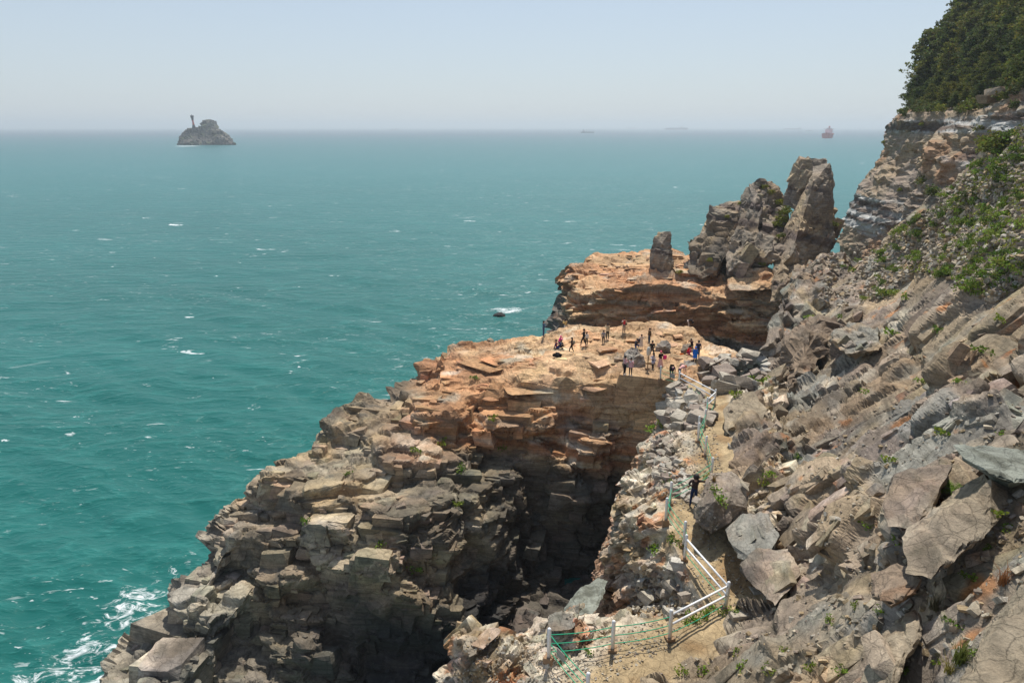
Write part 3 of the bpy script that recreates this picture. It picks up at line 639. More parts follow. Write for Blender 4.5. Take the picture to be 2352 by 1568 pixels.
crag("spire_shoulder", None, [(1843,367,zs+3),(1872,366,zs+3),(1903,367,zs+3),(1900,392,zs+2),(1860,420,zs+2),(1835,478,zs+2),(1800,470,zs+4),(1803,448,zs+4),(1820,400,zs+4),(1827,378,zs+4)], 5, col_crag, R_CRAG, 23, blk=B_CR, low=(5, .15))
crag("spire_flank", None, [(1903,470,zs+6),(1918,510,zs+6),(1916,565,zs+5),(1895,590,zs+4),(1890,480,zs+6)], 5, col_crag, R_CRAG, 24, blk=B_CR, low=(5, .15))
for _n in ("spire_shoulder", "spire_flank"):
    _t = bpy.data.objects[_n]; del _t["category"]; _t.parent = bpy.data.objects["leaning_spire"]
crag("middle_peak", "jagged middle peak with plants on its right shoulder", [(1709,446,101),(1722,430,101),(1743,419,102),(1766,424,103),(1784,440,104),(1800,475,103),(1800,560,98),(1740,590,96),(1690,560,98),(1712,468,100),(1735,470,97)], 9, col_crag, R_CRAG, 25, blk=B_CR, low=(5, .25))
crag("seaward_block", "square topped rock block at the seaward end of the crags", [(1634,480,104),(1660,466,106),(1697,458,107),(1714,472,105),(1706,530,102),(1650,560,101),(1614,540,103)], 9, col_crag, frame(5, 30), 26, blk=B_CR, low=(5, .2))
crag("dark_buttress", "dark rounded buttress dropping to the sea left of the crags", [(1577,592,100),(1584,553,101),(1611,543,101),(1640,518,100),(1690,513,99),(1694,560,97),(1665,590,96),(1640,625,95),(1613,640,95),(1594,625,97)], 9, lambda p, n, hs, m: col_crag(p, n, hs, m) * .62, frame(5, 30), 27, blk=B_CR, low=(5, .2))
crag("leaning_column", "left pale column leaning against the middle peak", [(1704,484,98),(1732,486,98),(1722,520,96),(1700,576,94),(1676,580,94),(1682,545,95)], 4, col_crag, R_CRAG, 28, blk=B_CR[1:], low=(4, .25))
crag("leaning_column", "right narrow column leaning against the middle peak", [(1733,490,97),(1752,478,97),(1742,530,95),(1722,576,93),(1698,580,93),(1712,530,95)], 4, col_crag, R_CRAG, 29, blk=B_CR[1:], low=(4, .25))
crag("tilted_chunk", "pale tilted rock chunk at the foot of the middle peak", [(1740,538,92),(1750,530,93),(1778,546,92),(1772,575,91),(1754,596,90),(1730,588,91)], 3.5, col_crag, R_CRAG, 30, low=(3, .2))
crag("rock_ridge", "rock ridge joining the spires", [(1760,500,99),(1800,480,100),(1802,600,92),(1750,615,90),(1690,600,91),(1700,570,95)], 8, col_crag, R_CRAG, 31, blk=B_CR, low=(4, .3), kind="structure", cat=None)
crag("rock_saddle", "low rock between the spires", [(1672,572,94),(1722,566,94),(1728,640,90),(1668,632,91),(1700,600,90)], 5, col_crag, R_CRAG, 38, blk=B_CR, low=(4, .3), kind="structure", cat=None)
crag("rock_saddle", "low rock under the leaning spire", [(1784,606,92),(1846,596,92),(1850,680,85),(1776,690,85),(1810,640,86)], 6, col_crag, R_CRAG, 39, blk=B_CR, low=(4, .3), kind="structure", cat=None)
crag("layered_mound", "thinly layered rock mound at the foot of the spire", [(1668,642,90),(1700,620,91),(1760,612,91),(1800,636,90),(1799,664,88),(1740,670,87),(1680,667,88)], 6, col_back, frame(4, 0), 32, blk=[((4, 2, .5), .6, (.05, .25), 999, .03), ((2, 1.2, .35), .6, (.05, .3), 999, .05)], low=(4, .3))
crag("outcrop", "flat faced outcrop at the top left of the hillside", [(1840,618,83),(1862,600,84),(1892,583,84),(1936,585,83),(1946,632,80),(1906,664,78),(1846,640,80)], 8, col_hill, R_HILL, 33, blk=B_CR, low=(5, .15))
crag("wall_rock", "tall grey wall of rock above the gully", [(1833,636,74),(1862,640,74),(1900,644,73),(1906,705,69),(1870,760,65),(1800,822,61),(1764,826,62),(1772,780,64),(1792,716,68),(1818,658,73)], 8, col_hill, frame(50, -70), 34, blk=[((6, 4, 2), .25, (.02, .12), 999, .05), ((2.2, 1.4, .9), .25, (.02, .16), 999, .08)], low=(6, .2))
def brown(p, n, hs, m): return mix(col_hill(p, n, hs, m), np.tile(C(.20, .145, .10), (len(p), 1)), np.full(len(p), .75, np.float32))
crag("bulging_slab", "big smooth brown slab bulging from the hillside above the rubble", [(1838,752,59),(1868,738,60),(1911,733,60),(1914,800,56),(1870,868,52),(1812,894,50),(1802,850,52),(1812,778,57),(1850,800,53)], 6, brown, frame(55, -70), 35, blk=[((4, 3, 1.6), .15, (.01, .08), 999, .04)], low=(5, .15))
def bluish(p, n, hs, m): return mix(col_hill(p, n, hs, m), np.tile(BLUEG, (len(p), 1)), sm(fbm(p * .6, 7, 3), -.3, .2) * .8)
crag("bluish_outcrop", "blue grey outcrop beside the big brown slab", [(1918,768,52),(1950,742,53),(2010,760,50),(2026,806,47),(1970,812,48),(1925,806,50)], 4, bluish, R_HILL, 36, blk=B_CR[1:], low=(4, .3))
# near slabs at the lower right
def slabc(p, n, hs, m): return mix(col_hill(p, n, hs, m), np.tile(C(.30, .245, .17), (len(p), 1)), sm(fbm(p * .5, 9, 3), -.4, .1) * .85)
def lichen(p, n, hs, m): return mix(np.tile(C(.225, .235, .195), (len(p), 1)), np.tile(C(.115, .118, .092), (len(p), 1)), sm(fbm(p * 2.5, 19, 4), -.1, .3))
SB = [((.7, .45, .25), .10, (.01, .08), 999, .08)]
def near(name, label, pts, thick, colf, seed, R=None, **k):
    pts = [(a, b_, z - (.9 if z < 20 else .7)) for a, b_, z in pts]
    return crag(name, label, pts, thick, colf, R_HILL if R is None else R, seed, T=TQ * 1.3, mat=M_ROCK_NEAR, levels=[((1.6, 1.2, .8), .045, 4), ((.6, .5, .35), .022, 2.4)], low=(2.5, .05), fine=.015, **k)
near("near_slab", "long pale slab with a clean tilted face under the ferns", [(2090,1206,15.0),(2170,1148,15.2),(2262,1088,15.2),(2324,1130,14.2),(2280,1212,13.2),(2140,1332,12.8),(2074,1318,13.2),(2076,1242,14),(2112,1246,13.6),(2276,1106,14.0)], 1.3, slabc, 40, blk=SB)
near("lichen_slab", "grey green lichen covered slab at the right edge", [(2190,1022,15.2),(2260,1018,15.6),(2400,1045,15),(2440,1110,14),(2330,1108,13.6),(2288,1098,13.8),(2212,1056,14.6)], 1.6, lichen, 41, frame(20, -90), blk=SB)
near("cracked_block", "dark cracked block left of the fern", [(2020,1162,16),(2054,1090,16.6),(2120,1072,16.8),(2184,1070,16.6),(2160,1120,15.6),(2136,1192,15),(2092,1214,14.8),(2034,1212,15.2)], 2, col_hill, 42, blk=SB)
near("undercut_block", "brown block under the long pale slab", [(1998,1312,14.6),(2060,1290,14.4),(2112,1330,13.2),(2104,1362,12.9),(2046,1396,12.8),(2005,1370,13.6)], 1.5, brown, 43, blk=SB)
near("corner_slab", "pale tilted slab in the bottom right corner", [(2210,1560,9.2),(2278,1436,9.8),(2352,1345,10.2),(2480,1330,10),(2520,1700,7.6),(2300,1700,7.8),(2200,1640,8.4)], 1.6, slabc, 44, blk=SB)
near("pale_fin", "pale upright fin of rock low on the hillside", [(1985,1560,12.4),(2020,1480,12.8),(2060,1420,13.2),(2110,1400,13.2),(2120,1440,12.6),(2060,1520,12),(2040,1590,11.6)], 1.2, slabc, 45, blk=SB)
# boulders leaning over the path
near("path_boulder", "big purple grey boulder jutting over the path beside the climber", [(1612,1128,33),(1632,1086,33.4),(1680,1082,33.6),(1720,1110,33),(1714,1165,31.6),(1664,1206,30.6),(1636,1226,30.4),(1596,1200,31),(1590,1166,31.6),(1640,1150,30.4)], 3, col_hill, 46, blk=[((.9, .6, .35), .3, (.03, .2), 999, .12)])
near("path_boulder", "striped boulder bending over the path right of the steps", [(1668,1216,30),(1700,1182,30.4),(1765,1178,30),(1790,1230,28),(1745,1294,27),(1696,1280,28),(1680,1250,28.6)], 3, bluish, 47, blk=[((.9, .6, .35), .3, (.03, .2), 999, .12)])
near("path_boulder", "layered boulder at the right side of the path bend", [(1700,1296,27.4),(1740,1262,27.6),(1810,1262,27),(1840,1320,25),(1780,1390,24.2),(1736,1352,25.6)], 3, col_hill, 48, blk=[((.9, .6, .35), .3, (.03, .2), 999, .12)])
near("path_boulder", "rounded pale outcrop where the path meets the rubble", [(1662,940,45),(1690,905,46),(1730,900,46.4),(1760,940,44),(1740,1000,42),(1690,1010,42),(1664,985,43)], 4, slabc, 49, blk=[((1.2, .8, .5), .3, (.03, .2), 999, .12)])
near("chasm_boulder", "grey green slab wedged at the edge of the dark chasm", [(1292,1402,31),(1330,1352,33),(1372,1326,34.5),(1398,1332,34),(1380,1380,32),(1345,1424,30),(1310,1424,30)], 2.5, lichen, 50, frame(40, -60))
near("ledge_boulder", "grey brown boulder resting at the chasm rim behind the fence", [(1254,1430,25),(1262,1412,25.3),(1290,1404,25.5),(1320,1407,25.5),(1318,1440,24.8),(1290,1449,24.5),(1262,1446,24.6)], 1.2, col_hill, 51)
near("upright_stone", "blocky upright stone at the left end of the near ledge", [(1068,1462,24.6),(1092,1456,24.8),(1102,1466,24.6),(1096,1500,24),(1078,1508,23.8),(1066,1490,24.2)], .8, slabc, 52)
def bould(x0, x1, y0, y1, z, thick, colf, seed, label, tilt=0, name="boulder"):
    zc = zof(Z((x0 + x1) / 2, y1 - 6, z)) + 1.0; w_, h = x1 - x0, y1 - y0
    P = [(x0 + .02 * w_, y0 + .62 * h, zc), (x0 + .10 * w_, y0 + .22 * h, zc + .2), (x0 + (.38 + tilt) * w_, y0, zc + .3), (x0 + (.68 + tilt) * w_, y0 + .05 * h, zc + .3), (x0 + .93 * w_, y0 + .35 * h, zc + .2), (x1, y0 + .8 * h, zc), (x0 + .85 * w_, y1 + .1 * h, zc - .1), (x0 + .1 * w_, y1 + .1 * h, zc - .1), (x0 + .45 * w_, y0 + .55 * h, zc - .5)]
    return crag(name, label, P, thick, colf, frame(25, 40), seed, low=(2, .12), fine=.03, levels=[((1.5, 1.2, .9), .12, 4), ((.6, .5, .4), .04, 2.4)], shrink=.85)
greyc = lambda p, n, hs, m: mix(col_hill(p, n, hs, m), np.tile(C(.36, .33, .29), (len(p), 1)), sm(fbm(p * .9, 5, 3), -.3, .3) * .8)
bould(1429, 1482, 797, 857, 16.9, 2.8, greyc, 70, "big grey boulder on the platform behind the couple")
bould(1504, 1543, 782, 805, 16.6, 1.8, greyc, 71, "flat brownish boulder on the platform behind the man in the dark jacket")
bould(1560, 1601, 828, 852, 17, 2, greyc, 72, "pale brown boulder between the women and the information board")
bould(1568, 1596, 846, 878, 17.1, 1.6, greyc, 73, "squat grey boulder that the person in the orange hat leans on")
bould(1560, 1597, 790, 812, 16.7, 1.0, brown, 74, "split brown rock behind the two sitting people in red")
bould(1117, 1137, 775, 797, 15.4, 1.2, slabc, 75, "small tan boulder on the seaward rim of the cliff")
bould(1566, 1614, 596, 634, 17.5, 2.0, greyc, 76, "tilted flat block right of the rock pillar", .2)
bould(1646, 1684, 583, 616, 17.8, 3.2, slabc, 77, "large pale boulder at the foot of the crags")
darkc = lambda p, n, hs, m: np.tile(C(.045, .042, .04), (len(p), 1))
bould(1131, 1163, 717, 730, .45, 2.0, darkc, 78, "dark wet rock awash in white foam out in the sea", name="sea_rock")
# ------------------------------------------------------------------ sea
def sea():
    angs = np.concatenate([np.radians(np.linspace(58, 2.0, 330)), np.radians(np.geomspace(1.95, .03, 60))])
    r = CAMZ / np.tan(angs); r = np.concatenate([[4.0, 12.0], r, [120000.0]])
    az = np.radians(np.linspace(-62, 55, 400))
    Rr, Az = np.meshgrid(r, az, indexing='ij'); x = Rr * np.sin(Az); y = Rr * np.cos(Az); z = np.zeros_like(x)
    rng = np.random.RandomState(5); dr = np.gradient(r)[:, None]
    for k in range(46):
        L = 1.3 * 1.085 ** (k * .85) * rng.uniform(.9, 1.1); th = math.radians(205 + rng.normal(0, 24)); amp = .0125 * L ** .42 * rng.uniform(.5, 1.2)
        ph = rng.uniform(0, 6.28); K = 2 * math.pi / L
        u = x * math.sin(th) + y * math.cos(th)
        fade = np.clip((L / np.maximum(dr, Rr * .0032) - 2.2) / 2.5, 0, 1)
        s = K * u + ph + .8 * np.sin(.07 * x + ph) + .6 * np.sin(.05 * y - ph)
        z += amp * fade * (np.sin(s) + .22 * np.sin(2 * s + 1.5))
    z *= np.where(Rr < 24, 0, 1)
    n0, n1 = x.shape; i = np.arange(n0 * n1).reshape(n0, n1)
    f = np.stack([i[:-1, :-1], i[:-1, 1:], i[1:, 1:], i[1:, :-1]], -1).reshape(-1, 4)[:, ::-1]
    v = np.stack([x, y, z], -1).reshape(-1, 3)
    me = mesh_np("sea", v, f, True)
    # foam coverage near the rocks
    fo = np.zeros(len(v), np.float32)
    for (p, ra, a) in FOAM:
        q = v[:, :2] - p[:2]; d = np.sqrt((q[:, 0] / ra[0]) ** 2 + (q[:, 1] / ra[1]) ** 2)
        fo = np.maximum(fo, np.clip(a * 1.7 * (1.0 - d), 0, max(a, 1)))
    col_attr(me, "Foam", fo[:, None])
    m, n, l, b = new_mat("sea_water")
    ge = n.new("ShaderNodeNewGeometry"); at = n.new("ShaderNodeAttribute"); at.attribute_name = "Foam"
    def noise(rot, scl, s, det, ro=.6, dist=0):
        mp = n.new("ShaderNodeMapping"); mp.inputs["Rotation"].default_value = (0, 0, rot); mp.inputs["Scale"].default_value = scl
        l.new(ge.outputs["Position"], mp.inputs["Vector"])
        t = n.new("ShaderNodeTexNoise"); t.inputs["Scale"].default_value = s; t.inputs["Detail"].default_value = det; t.inputs["Roughness"].default_value = ro
        t.inputs["Distortion"].default_value = dist; l.new(mp.outputs[0], t.inputs["Vector"]); return t
    def mr(src, a, bb, c=0., d=1.):
        r_ = n.new("ShaderNodeMapRange"); r_.inputs[1].default_value = a; r_.inputs[2].default_value = bb; r_.inputs[3].default_value = c; r_.inputs[4].default_value = d
        l.new(src, r_.inputs[0]); return r_.outputs[0]
    def ma(op, a, bb):
        q = n.new("ShaderNodeMath"); q.operation = op
        for k, s_ in enumerate((a, bb)):
            if isinstance(s_, (int, float)): q.inputs[k].default_value = s_
            else: l.new(s_, q.inputs[k])
        return q.outputs[0]
    rt = math.radians(-25)
    def ridged(rot, scl, s, det, ro=.55):
        t = noise(rot, scl, s, det, ro, .25); t.noise_type = 'RIDGED_MULTIFRACTAL'; t.inputs["Lacunarity"].default_value = 2.1
        t.inputs["Offset"].default_value = .9; t.inputs["Gain"].default_value = 1.6; t.normalize = False; return t
    big = noise(rt, (.5, 1, 1), .012, 3); mid = noise(rt, (.35, 1, 1), .16, 5, .65, .4)
    rdg = ridged(rt, (.36, 1, 1), .21, 5, .62); rds = ridged(rt + .25, (.42, 1, 1), .85, 4, .6)
    # whitecaps: short crests that break here and there
    gate = mr(noise(rt, (.6, 1, 1), .035, 3).outputs[0], .47, .58)
    caps = ma('MULTIPLY', mr(noise(rt, (.3, 1, 1), .34, 4, .7, .8).outputs[0], .655, .685), mr(noise(rt, (1, 1, 1), .05, 2).outputs[0], .50, .60))
    caps_m = ma('MULTIPLY', mr(noise(rt, (.28, 1, 1), .8, 4, .75, .9).outputs[0], .635, .68), gate)
    caps_s = ma('MULTIPLY', mr(noise(rt, (.32, 1, 1), 1.6, 3, .7, .8).outputs[0], .655, .69), gate)
    farcaps = ma('MULTIPLY', mr(noise(0, (.5, 1, 1), .27, 4, .75, .7).outputs[0], .66, .70), mr(noise(0, (1, 1, 1), .012, 2).outputs[0], .46, .56))
    xfar = ma('MULTIPLY', mr(noise(0, (.6, 1, 1), .12, 4, .75, .6).outputs[0], .655, .70), mr(noise(0, (1, 1, 1), .004, 2).outputs[0], .46, .56))
    shore = noise(rt, (.6, 1, 1), .9, 6, .75, 1.2)
    sh = mr(ma('ADD', ma('MULTIPLY', at.outputs["Fac"], .27), shore.outputs[0]), .78, .93)
    foam = ma('MAXIMUM', ma('MAXIMUM', ma('MAXIMUM', caps, ma('MULTIPLY', xfar, .6)), ma('MULTIPLY', farcaps, .9)), ma('MAXIMUM', ma('MAXIMUM', ma('MULTIPLY', caps_s, .6), ma('MULTIPLY', caps_m, .6)), sh))
    def mixc(fac, a, bb):
        x = n.new("ShaderNodeMix"); x.data_type = 'RGBA'
        for k, s_ in (("A", a), ("B", bb)):
            if isinstance(s_, tuple): x.inputs[k].default_value = (*s_, 1)
            else: l.new(s_, x.inputs[k])
        l.new(fac, x.inputs["Factor"]); return x.outputs["Result"]
    sep_ = n.new("ShaderNodeSeparateXYZ"); l.new(ge.outputs["Position"], sep_.inputs[0])
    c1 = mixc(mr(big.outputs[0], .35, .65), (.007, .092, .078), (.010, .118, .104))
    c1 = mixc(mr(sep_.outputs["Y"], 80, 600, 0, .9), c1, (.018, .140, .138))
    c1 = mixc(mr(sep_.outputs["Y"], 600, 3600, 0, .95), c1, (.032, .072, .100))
    c2 = mixc(mr(rdg.outputs[0], 1.05, 2.1, 0, .55), c1, (.035, .21, .185))
    c3 = mixc(mr(rds.outputs[0], 1.2, 2.3, 0, .55), c2, (.06, .27, .24))
    c4 = mixc(foam, c3, (.74, .77, .77)); l.new(c4, b.inputs["Base Color"])
    l.new(mr(foam, 0, 1, .32, .8), b.inputs["Roughness"]); b.inputs["IOR"].default_value = 1.33; b.inputs["Specular IOR Level"].default_value = .30
    hgt = ma('ADD', ma('MULTIPLY', rdg.outputs[0], .26), ma('MULTIPLY', rds.outputs[0], .07))
    bp = n.new("ShaderNodeBump"); bp.inputs["Strength"].default_value = .75; bp.inputs["Distance"].default_value = .8
    l.new(hgt, bp.inputs["Height"]); l.new(bp.outputs[0], b.inputs["Normal"])
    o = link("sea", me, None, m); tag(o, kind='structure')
FOAM = [(Z(240, 1520, 0), (8, 7), 1.05), (Z(170, 1568, 0), (10, 7), .9), (Z(300, 1400, 0), (6, 8), .9), (Z(447, 336, 0), (75, 22), 1.5), (Z(400, 1310, 0), (6, 9), .55), (Z(1168, 713, 0), (6, 4.5), 1.35), (Z(1005, 845, 0), (3, 3), .7)]
sea()
# ------------------------------------------------------------------ placing things on the rock
bpy.context.view_layer.update(); DG = bpy.context.evaluated_depsgraph_get()
ORI = Vector((0, 0, CAMZ))
def hit(px, py, only=None):
    ok, p, n, _, ob, _ = SC.ray_cast(DG, ORI, Vector(ray(px, py)).normalized(), distance=3000)
    if not ok or (only and ob.name not in only): return None
    return p, n, ob.name
def drop(x, y, z0=60, zmin=-1):
    ok, p, n, _, ob, _ = SC.ray_cast(DG, Vector((x, y, z0)), Vector((0, 0, -1)), distance=z0 - zmin)
    return (p, n, ob.name) if ok else None
def simple(name, col, rough=.8, spec=.3, attr=False, transl=0, bump=0, bscale=30):
    m, n, l, b = new_mat(name); b.inputs["Base Color"].default_value = (*col, 1); b.inputs["Roughness"].default_value = rough; b.inputs["Specular IOR Level"].default_value = spec
    if attr:
        a = n.new("ShaderNodeAttribute"); a.attribute_name = "Col"; src = a.outputs["Color"]
    else:
        t = n.new("ShaderNodeTexNoise"); t.inputs["Scale"].default_value = bscale; t.inputs["Detail"].default_value = 4
        tc = n.new("ShaderNodeTexCoord"); l.new(tc.outputs["Object"], t.inputs["Vector"])
        r = n.new("ShaderNodeMapRange"); r.inputs[3].default_value = .82; r.inputs[4].default_value = 1.15; l.new(t.outputs[0], r.inputs[0])
        v = n.new("ShaderNodeVectorMath"); v.operation = 'SCALE'; v.inputs[0].default_value = col; l.new(r.outputs[0], v.inputs["Scale"]); src = v.outputs[0]
        if bump:
            bp = n.new("ShaderNodeBump"); bp.inputs["Strength"].default_value = .6; bp.inputs["Distance"].default_value = bump; l.new(t.outputs[0], bp.inputs["Height"]); l.new(bp.outputs[0], b.inputs["Normal"])
    l.new(src, b.inputs["Base Color"])
    if transl:
        tr = n.new("ShaderNodeBsdfTranslucent"); l.new(src, tr.inputs[0]); mx = n.new("ShaderNodeMixShader"); mx.inputs[0].default_value = transl
        l.new(b.outputs[0], mx.inputs[1]); l.new(tr.outputs[0], mx.inputs[2]); l.new(mx.outputs[0], n["Material Output"].inputs[0])
    return m
M_LEAF = simple("foliage", (.05, .08, .02), .7, .2, attr=True, transl=.35)
M_BARK = simple("bark", (.12, .085, .06), .95, .1)
def leaves(rg, cen, rad, n, size, col, up=.3, flat=.6, jitter=.35):
    """n leaf quads round each centre: (v, f, c)"""
    cen = np.asarray(cen); K = len(cen); N = K * n
    d = rg.normal(0, 1, (N, 3)); d /= np.linalg.norm(d, axis=1, keepdims=True); r = rg.rand(N, 1) ** .45
    rr = np.repeat(np.asarray(rad).reshape(-1, 1), n, axis=0)
    off = d * r * rr; off[:, 2] *= flat; p = np.repeat(cen, n, axis=0) + off
    a = rg.normal(0, 1, (N, 3)) + d * .8; a[:, 2] += up; a /= np.linalg.norm(a, axis=1, keepdims=True)
    b = np.cross(a, rg.normal(0, 1, (N, 3))); b /= np.maximum(np.linalg.norm(b, axis=1, keepdims=True), 1e-6)
    s = size * rg.uniform(.6, 1.4, (N, 1)); w_ = s * .38
    v = np.stack([p - b * w_ * .6, p + a * s * .45 - b * w_, p + a * s, p + a * s * .5 + b * w_], 1).reshape(-1, 3)
    f = np.arange(N * 4).reshape(N, 4)
    c = np.array(col)[None] * (1 + jitter * (rg.rand(N, 1) * 2 - 1)) * (1 + .12 * rg.normal(0, 1, (N, 3)))
    clump = np.repeat(rg.uniform(.75, 1.25, (K, 1)), n, axis=0); c = c * clump
    return v, f, np.repeat(np.clip(c, .004, .6), 4, axis=0)
def leaf_mesh(name, parts):
    V = []; Fx = []; Cx = []; o = 0
    for v, f, c in parts: V.append(v); Fx.append(f + o); Cx.append(c); o += len(v)
    me = mesh_np(name, np.concatenate(V), np.concatenate(Fx)); col_attr(me, "Col", np.concatenate(Cx)); me.materials.append(M_LEAF); return me
def tube(path, rad, k=7):
    path = np.asarray(path, float); V = []; n = len(path)
    for i in range(n):
        t = path[min(i + 1, n - 1)] - path[max(i - 1, 0)]; t /= np.linalg.norm(t) + 1e-9
        a = np.cross(t, [0, 0, 1.0] if abs(t[2]) < .9 else [1.0, 0, 0]); a /= np.linalg.norm(a); b = np.cross(t, a)
        for j in range(k):
            q = 2 * math.pi * j / k; V.append(path[i] + rad[i] * (math.cos(q) * a + math.sin(q) * b))
    f = [(i * k + j, i * k + (j + 1) % k, (i + 1) * k + (j + 1) % k, (i + 1) * k + j) for i in range(n - 1) for j in range(k)]
    V += [path[0], path[-1]]; c0, c1 = len(V) - 2, len(V) - 1
    f += [(c0, (j + 1) % k, j, c0) for j in range(k)] + [(c1, (n - 1) * k + j, (n - 1) * k + (j + 1) % k, c1) for j in range(k)]
    return np.array(V), f
def poly_mesh(name, parts, mat=None, smooth=False):
    me = bpy.data.meshes.new(name); V = []; Fx = []; o = 0
    for v, f in parts:
        V += [tuple(x) for x in v]
        for q in f:
            q = [int(x) + o for x in q]
            if len(q) == 4 and (q[3] == q[0] or q[3] == q[2]): q = q[:3]
            Fx.append(q)
        o += len(v)
    me.from_pydata(V, [], Fx); me.update()
    if smooth: me.polygons.foreach_set("use_smooth", [True] * len(me.polygons))
    if mat: me.materials.append(mat)
    return me
def box(c, s, R=None):
    x = np.array([[a, b, d] for a in (-.5, .5) for b in (-.5, .5) for d in (-.5, .5)]) * np.array(s)
    if R is not None: x = x @ np.array(R).T
    return x + np.array(c), [(0, 1, 3, 2), (4, 6, 7, 5), (0, 4, 5, 1), (2, 3, 7, 6), (0, 2, 6, 4), (1, 5, 7, 3)]
def pine_variant(k):
    rg = np.random.RandomState(50 + k); H = 1.0
    lean = rg.uniform(-.12, .12, 2); tr = [np.array([lean[0] * t * t, lean[1] * t * t, t]) for t in np.linspace(0, .97, 8)]
    parts = [tube(tr, np.linspace(.028, .005, 8))]; cen = []; rad = []
    tiers = 10 + k % 3
    for i in range(tiers):
        t = .22 + .76 * i / (tiers - 1); base = np.array([lean[0] * t * t, lean[1] * t * t, t])
        nb = rg.randint(4, 7) if t < .9 else 3; L = (.40 * (1 - t) ** .7 + .07) * rg.uniform(.75, 1.2)
        for j in range(nb):
            a = rg.uniform(0, 6.283); l_ = L * rg.uniform(.65, 1.25); e = base + np.array([math.cos(a) * l_, math.sin(a) * l_, l_ * rg.uniform(-.05, .35)])
            parts.append(tube([base, (base + e) / 2 + [0, 0, .01], e], [.008, .005, .002], 4))
            for q in (.45, .75, 1.0):
                cen.append(base + (e - base) * q + rg.normal(0, .02, 3)); rad.append(.05 + .04 * rg.rand())
    tm = poly_mesh("pine_trunk", parts, M_BARK)
    g = [(.10, .12, .028), (.13, .14, .03), (.085, .11, .03), (.17, .17, .03)][k % 4]
    cm = leaf_mesh("pine_crown", [leaves(rg, cen, rad, 24, .045, g, .5, .35)])
    return tm, cm
PINES = [pine_variant(k) for k in range(5)]
def shrub_variant(k, col, name, n=40, size=.16, flat=.75):
    rg = np.random.RandomState(80 + k); cen = rg.normal(0, .3, (9, 3)); cen[:, 2] = np.abs(cen[:, 2]) * .8 + .15
    return leaf_mesh(name, [leaves(rg, cen, np.full(9, .34), n, size, col, .4, flat)])
SHRUBS = [shrub_variant(k, c, "shrub_foliage", 46, .17) for k, c in enumerate([(.10, .12, .03), (.14, .16, .03), (.085, .10, .03), (.19, .20, .035)])]
R0 = random.Random(4)
CLIFFTOP = [(2040, 276), (2110, 262), (2240, 258), (2275, 244), (2352, 205)]
def top_y(px): return np.interp(px, [a for a, _ in CLIFFTOP], [b for _, b in CLIFFTOP])
placed = []; rgp = np.random.RandomState(7); ntree = 0
SPECIAL = [(2128, 190, 11), (2122, 196, 5.5), (2160, 160, 9), (2190, 100, 9), (2225, 60, 9.5), (2346, 218, 7.5), (2300, 235, 6), (2092, 232, 5), (2108, 212, 6.5), (2148, 150, 9), (2172, 122, 9), (2200, 60, 9.5), (2215, 20, 10)]
cand = [(x, y, h) for x, y, h in SPECIAL] + [(rgp.uniform(2060, 2365), rgp.uniform(-90, 250), None) for _ in range(1500)]
desc = ["dark pine in the wood above the banded cliff", "olive green pine in the wood above the banded cliff"]
for i, (x, y, h) in enumerate(cand):
    if y > top_y(x) - 6: continue
    q = hit(x, y, ("headland_cliff",))
    if q is None and h: _p = D(x, y, 150); q = drop(_p[0], _p[1], 120, 0)
    if q is None or ntree >= 120: continue
    p = q[0]; sp = 2.8 if y < 170 else 2.4
    if h is None and any((p - a).length < sp for a in placed): continue
    placed.append(p)
    hh = h or (rgp.uniform(5.5, 8.5) if y < 130 else rgp.uniform(3.5, 6.5) if y < 190 else rgp.uniform(2.4, 4.2))
    k = rgp.randint(0, 5); t = empty("pine_tree", p - Vector((0, 0, .3)), rgp.uniform(0, 6.28), hh)
    sec, gs = ("at the top right corner", "pines at the top right corner") if x > 2260 and y < 120 else ("on the skyline of the wood", "pines along the skyline of the wood") if y < 40 + (2260 - x) * 1.1 else ("along the lower edge of the wood above the banded cliff", "pines along the cliff edge") if y > top_y(x) - 50 else ("in the middle of the wood", "pines in the middle of the wood")
    lab = "tall open branched pine standing out at the left edge of the wood" if i == 0 else "bright olive pine at the right edge of the photo above the pale cliff" if i == 5 else ("dark" if k % 2 == 0 else "olive green") + " pine " + sec
    tag(t, lab, "tree", None if i in (0, 5) else gs)
    a = link("trunk", PINES[k][0], t); b_ = link("crown", PINES[k][1], t); ntree += 1
print("trees", ntree)
sh_p = []
for _ in range(4500):
    x = rgp.uniform(2035, 2360); y = rgp.uniform(-60, 275)
    if y > top_y(x) + 4 or len(sh_p) > 230: continue
    q = hit(x, y, ("headland_cliff",))
    if q is None or any((q[0] - a).length < 1.6 for a in sh_p): continue
    sh_p.append(q[0]); o = link("shrub", SHRUBS[rgp.randint(0, 4)]); o.location = q[0]; s_ = rgp.uniform(1.1, 2.3); o.scale = (s_, s_, s_ * .9); o.rotation_euler = (0, 0, rgp.uniform(0, 6.28))
    ls = ("at the left tip of the headland", "left tip shrubs") if x < 2110 else ("along the middle of the cliff top", "middle cliff top shrubs") if x < 2250 else ("at the right end of the cliff top", "right end shrubs")
    if y < top_y(x) - 60: ls = ("deep inside the wood", "shrubs inside the wood")
    tag(o, "low green shrub under the pines " + ls[0], "shrub", ls[1])
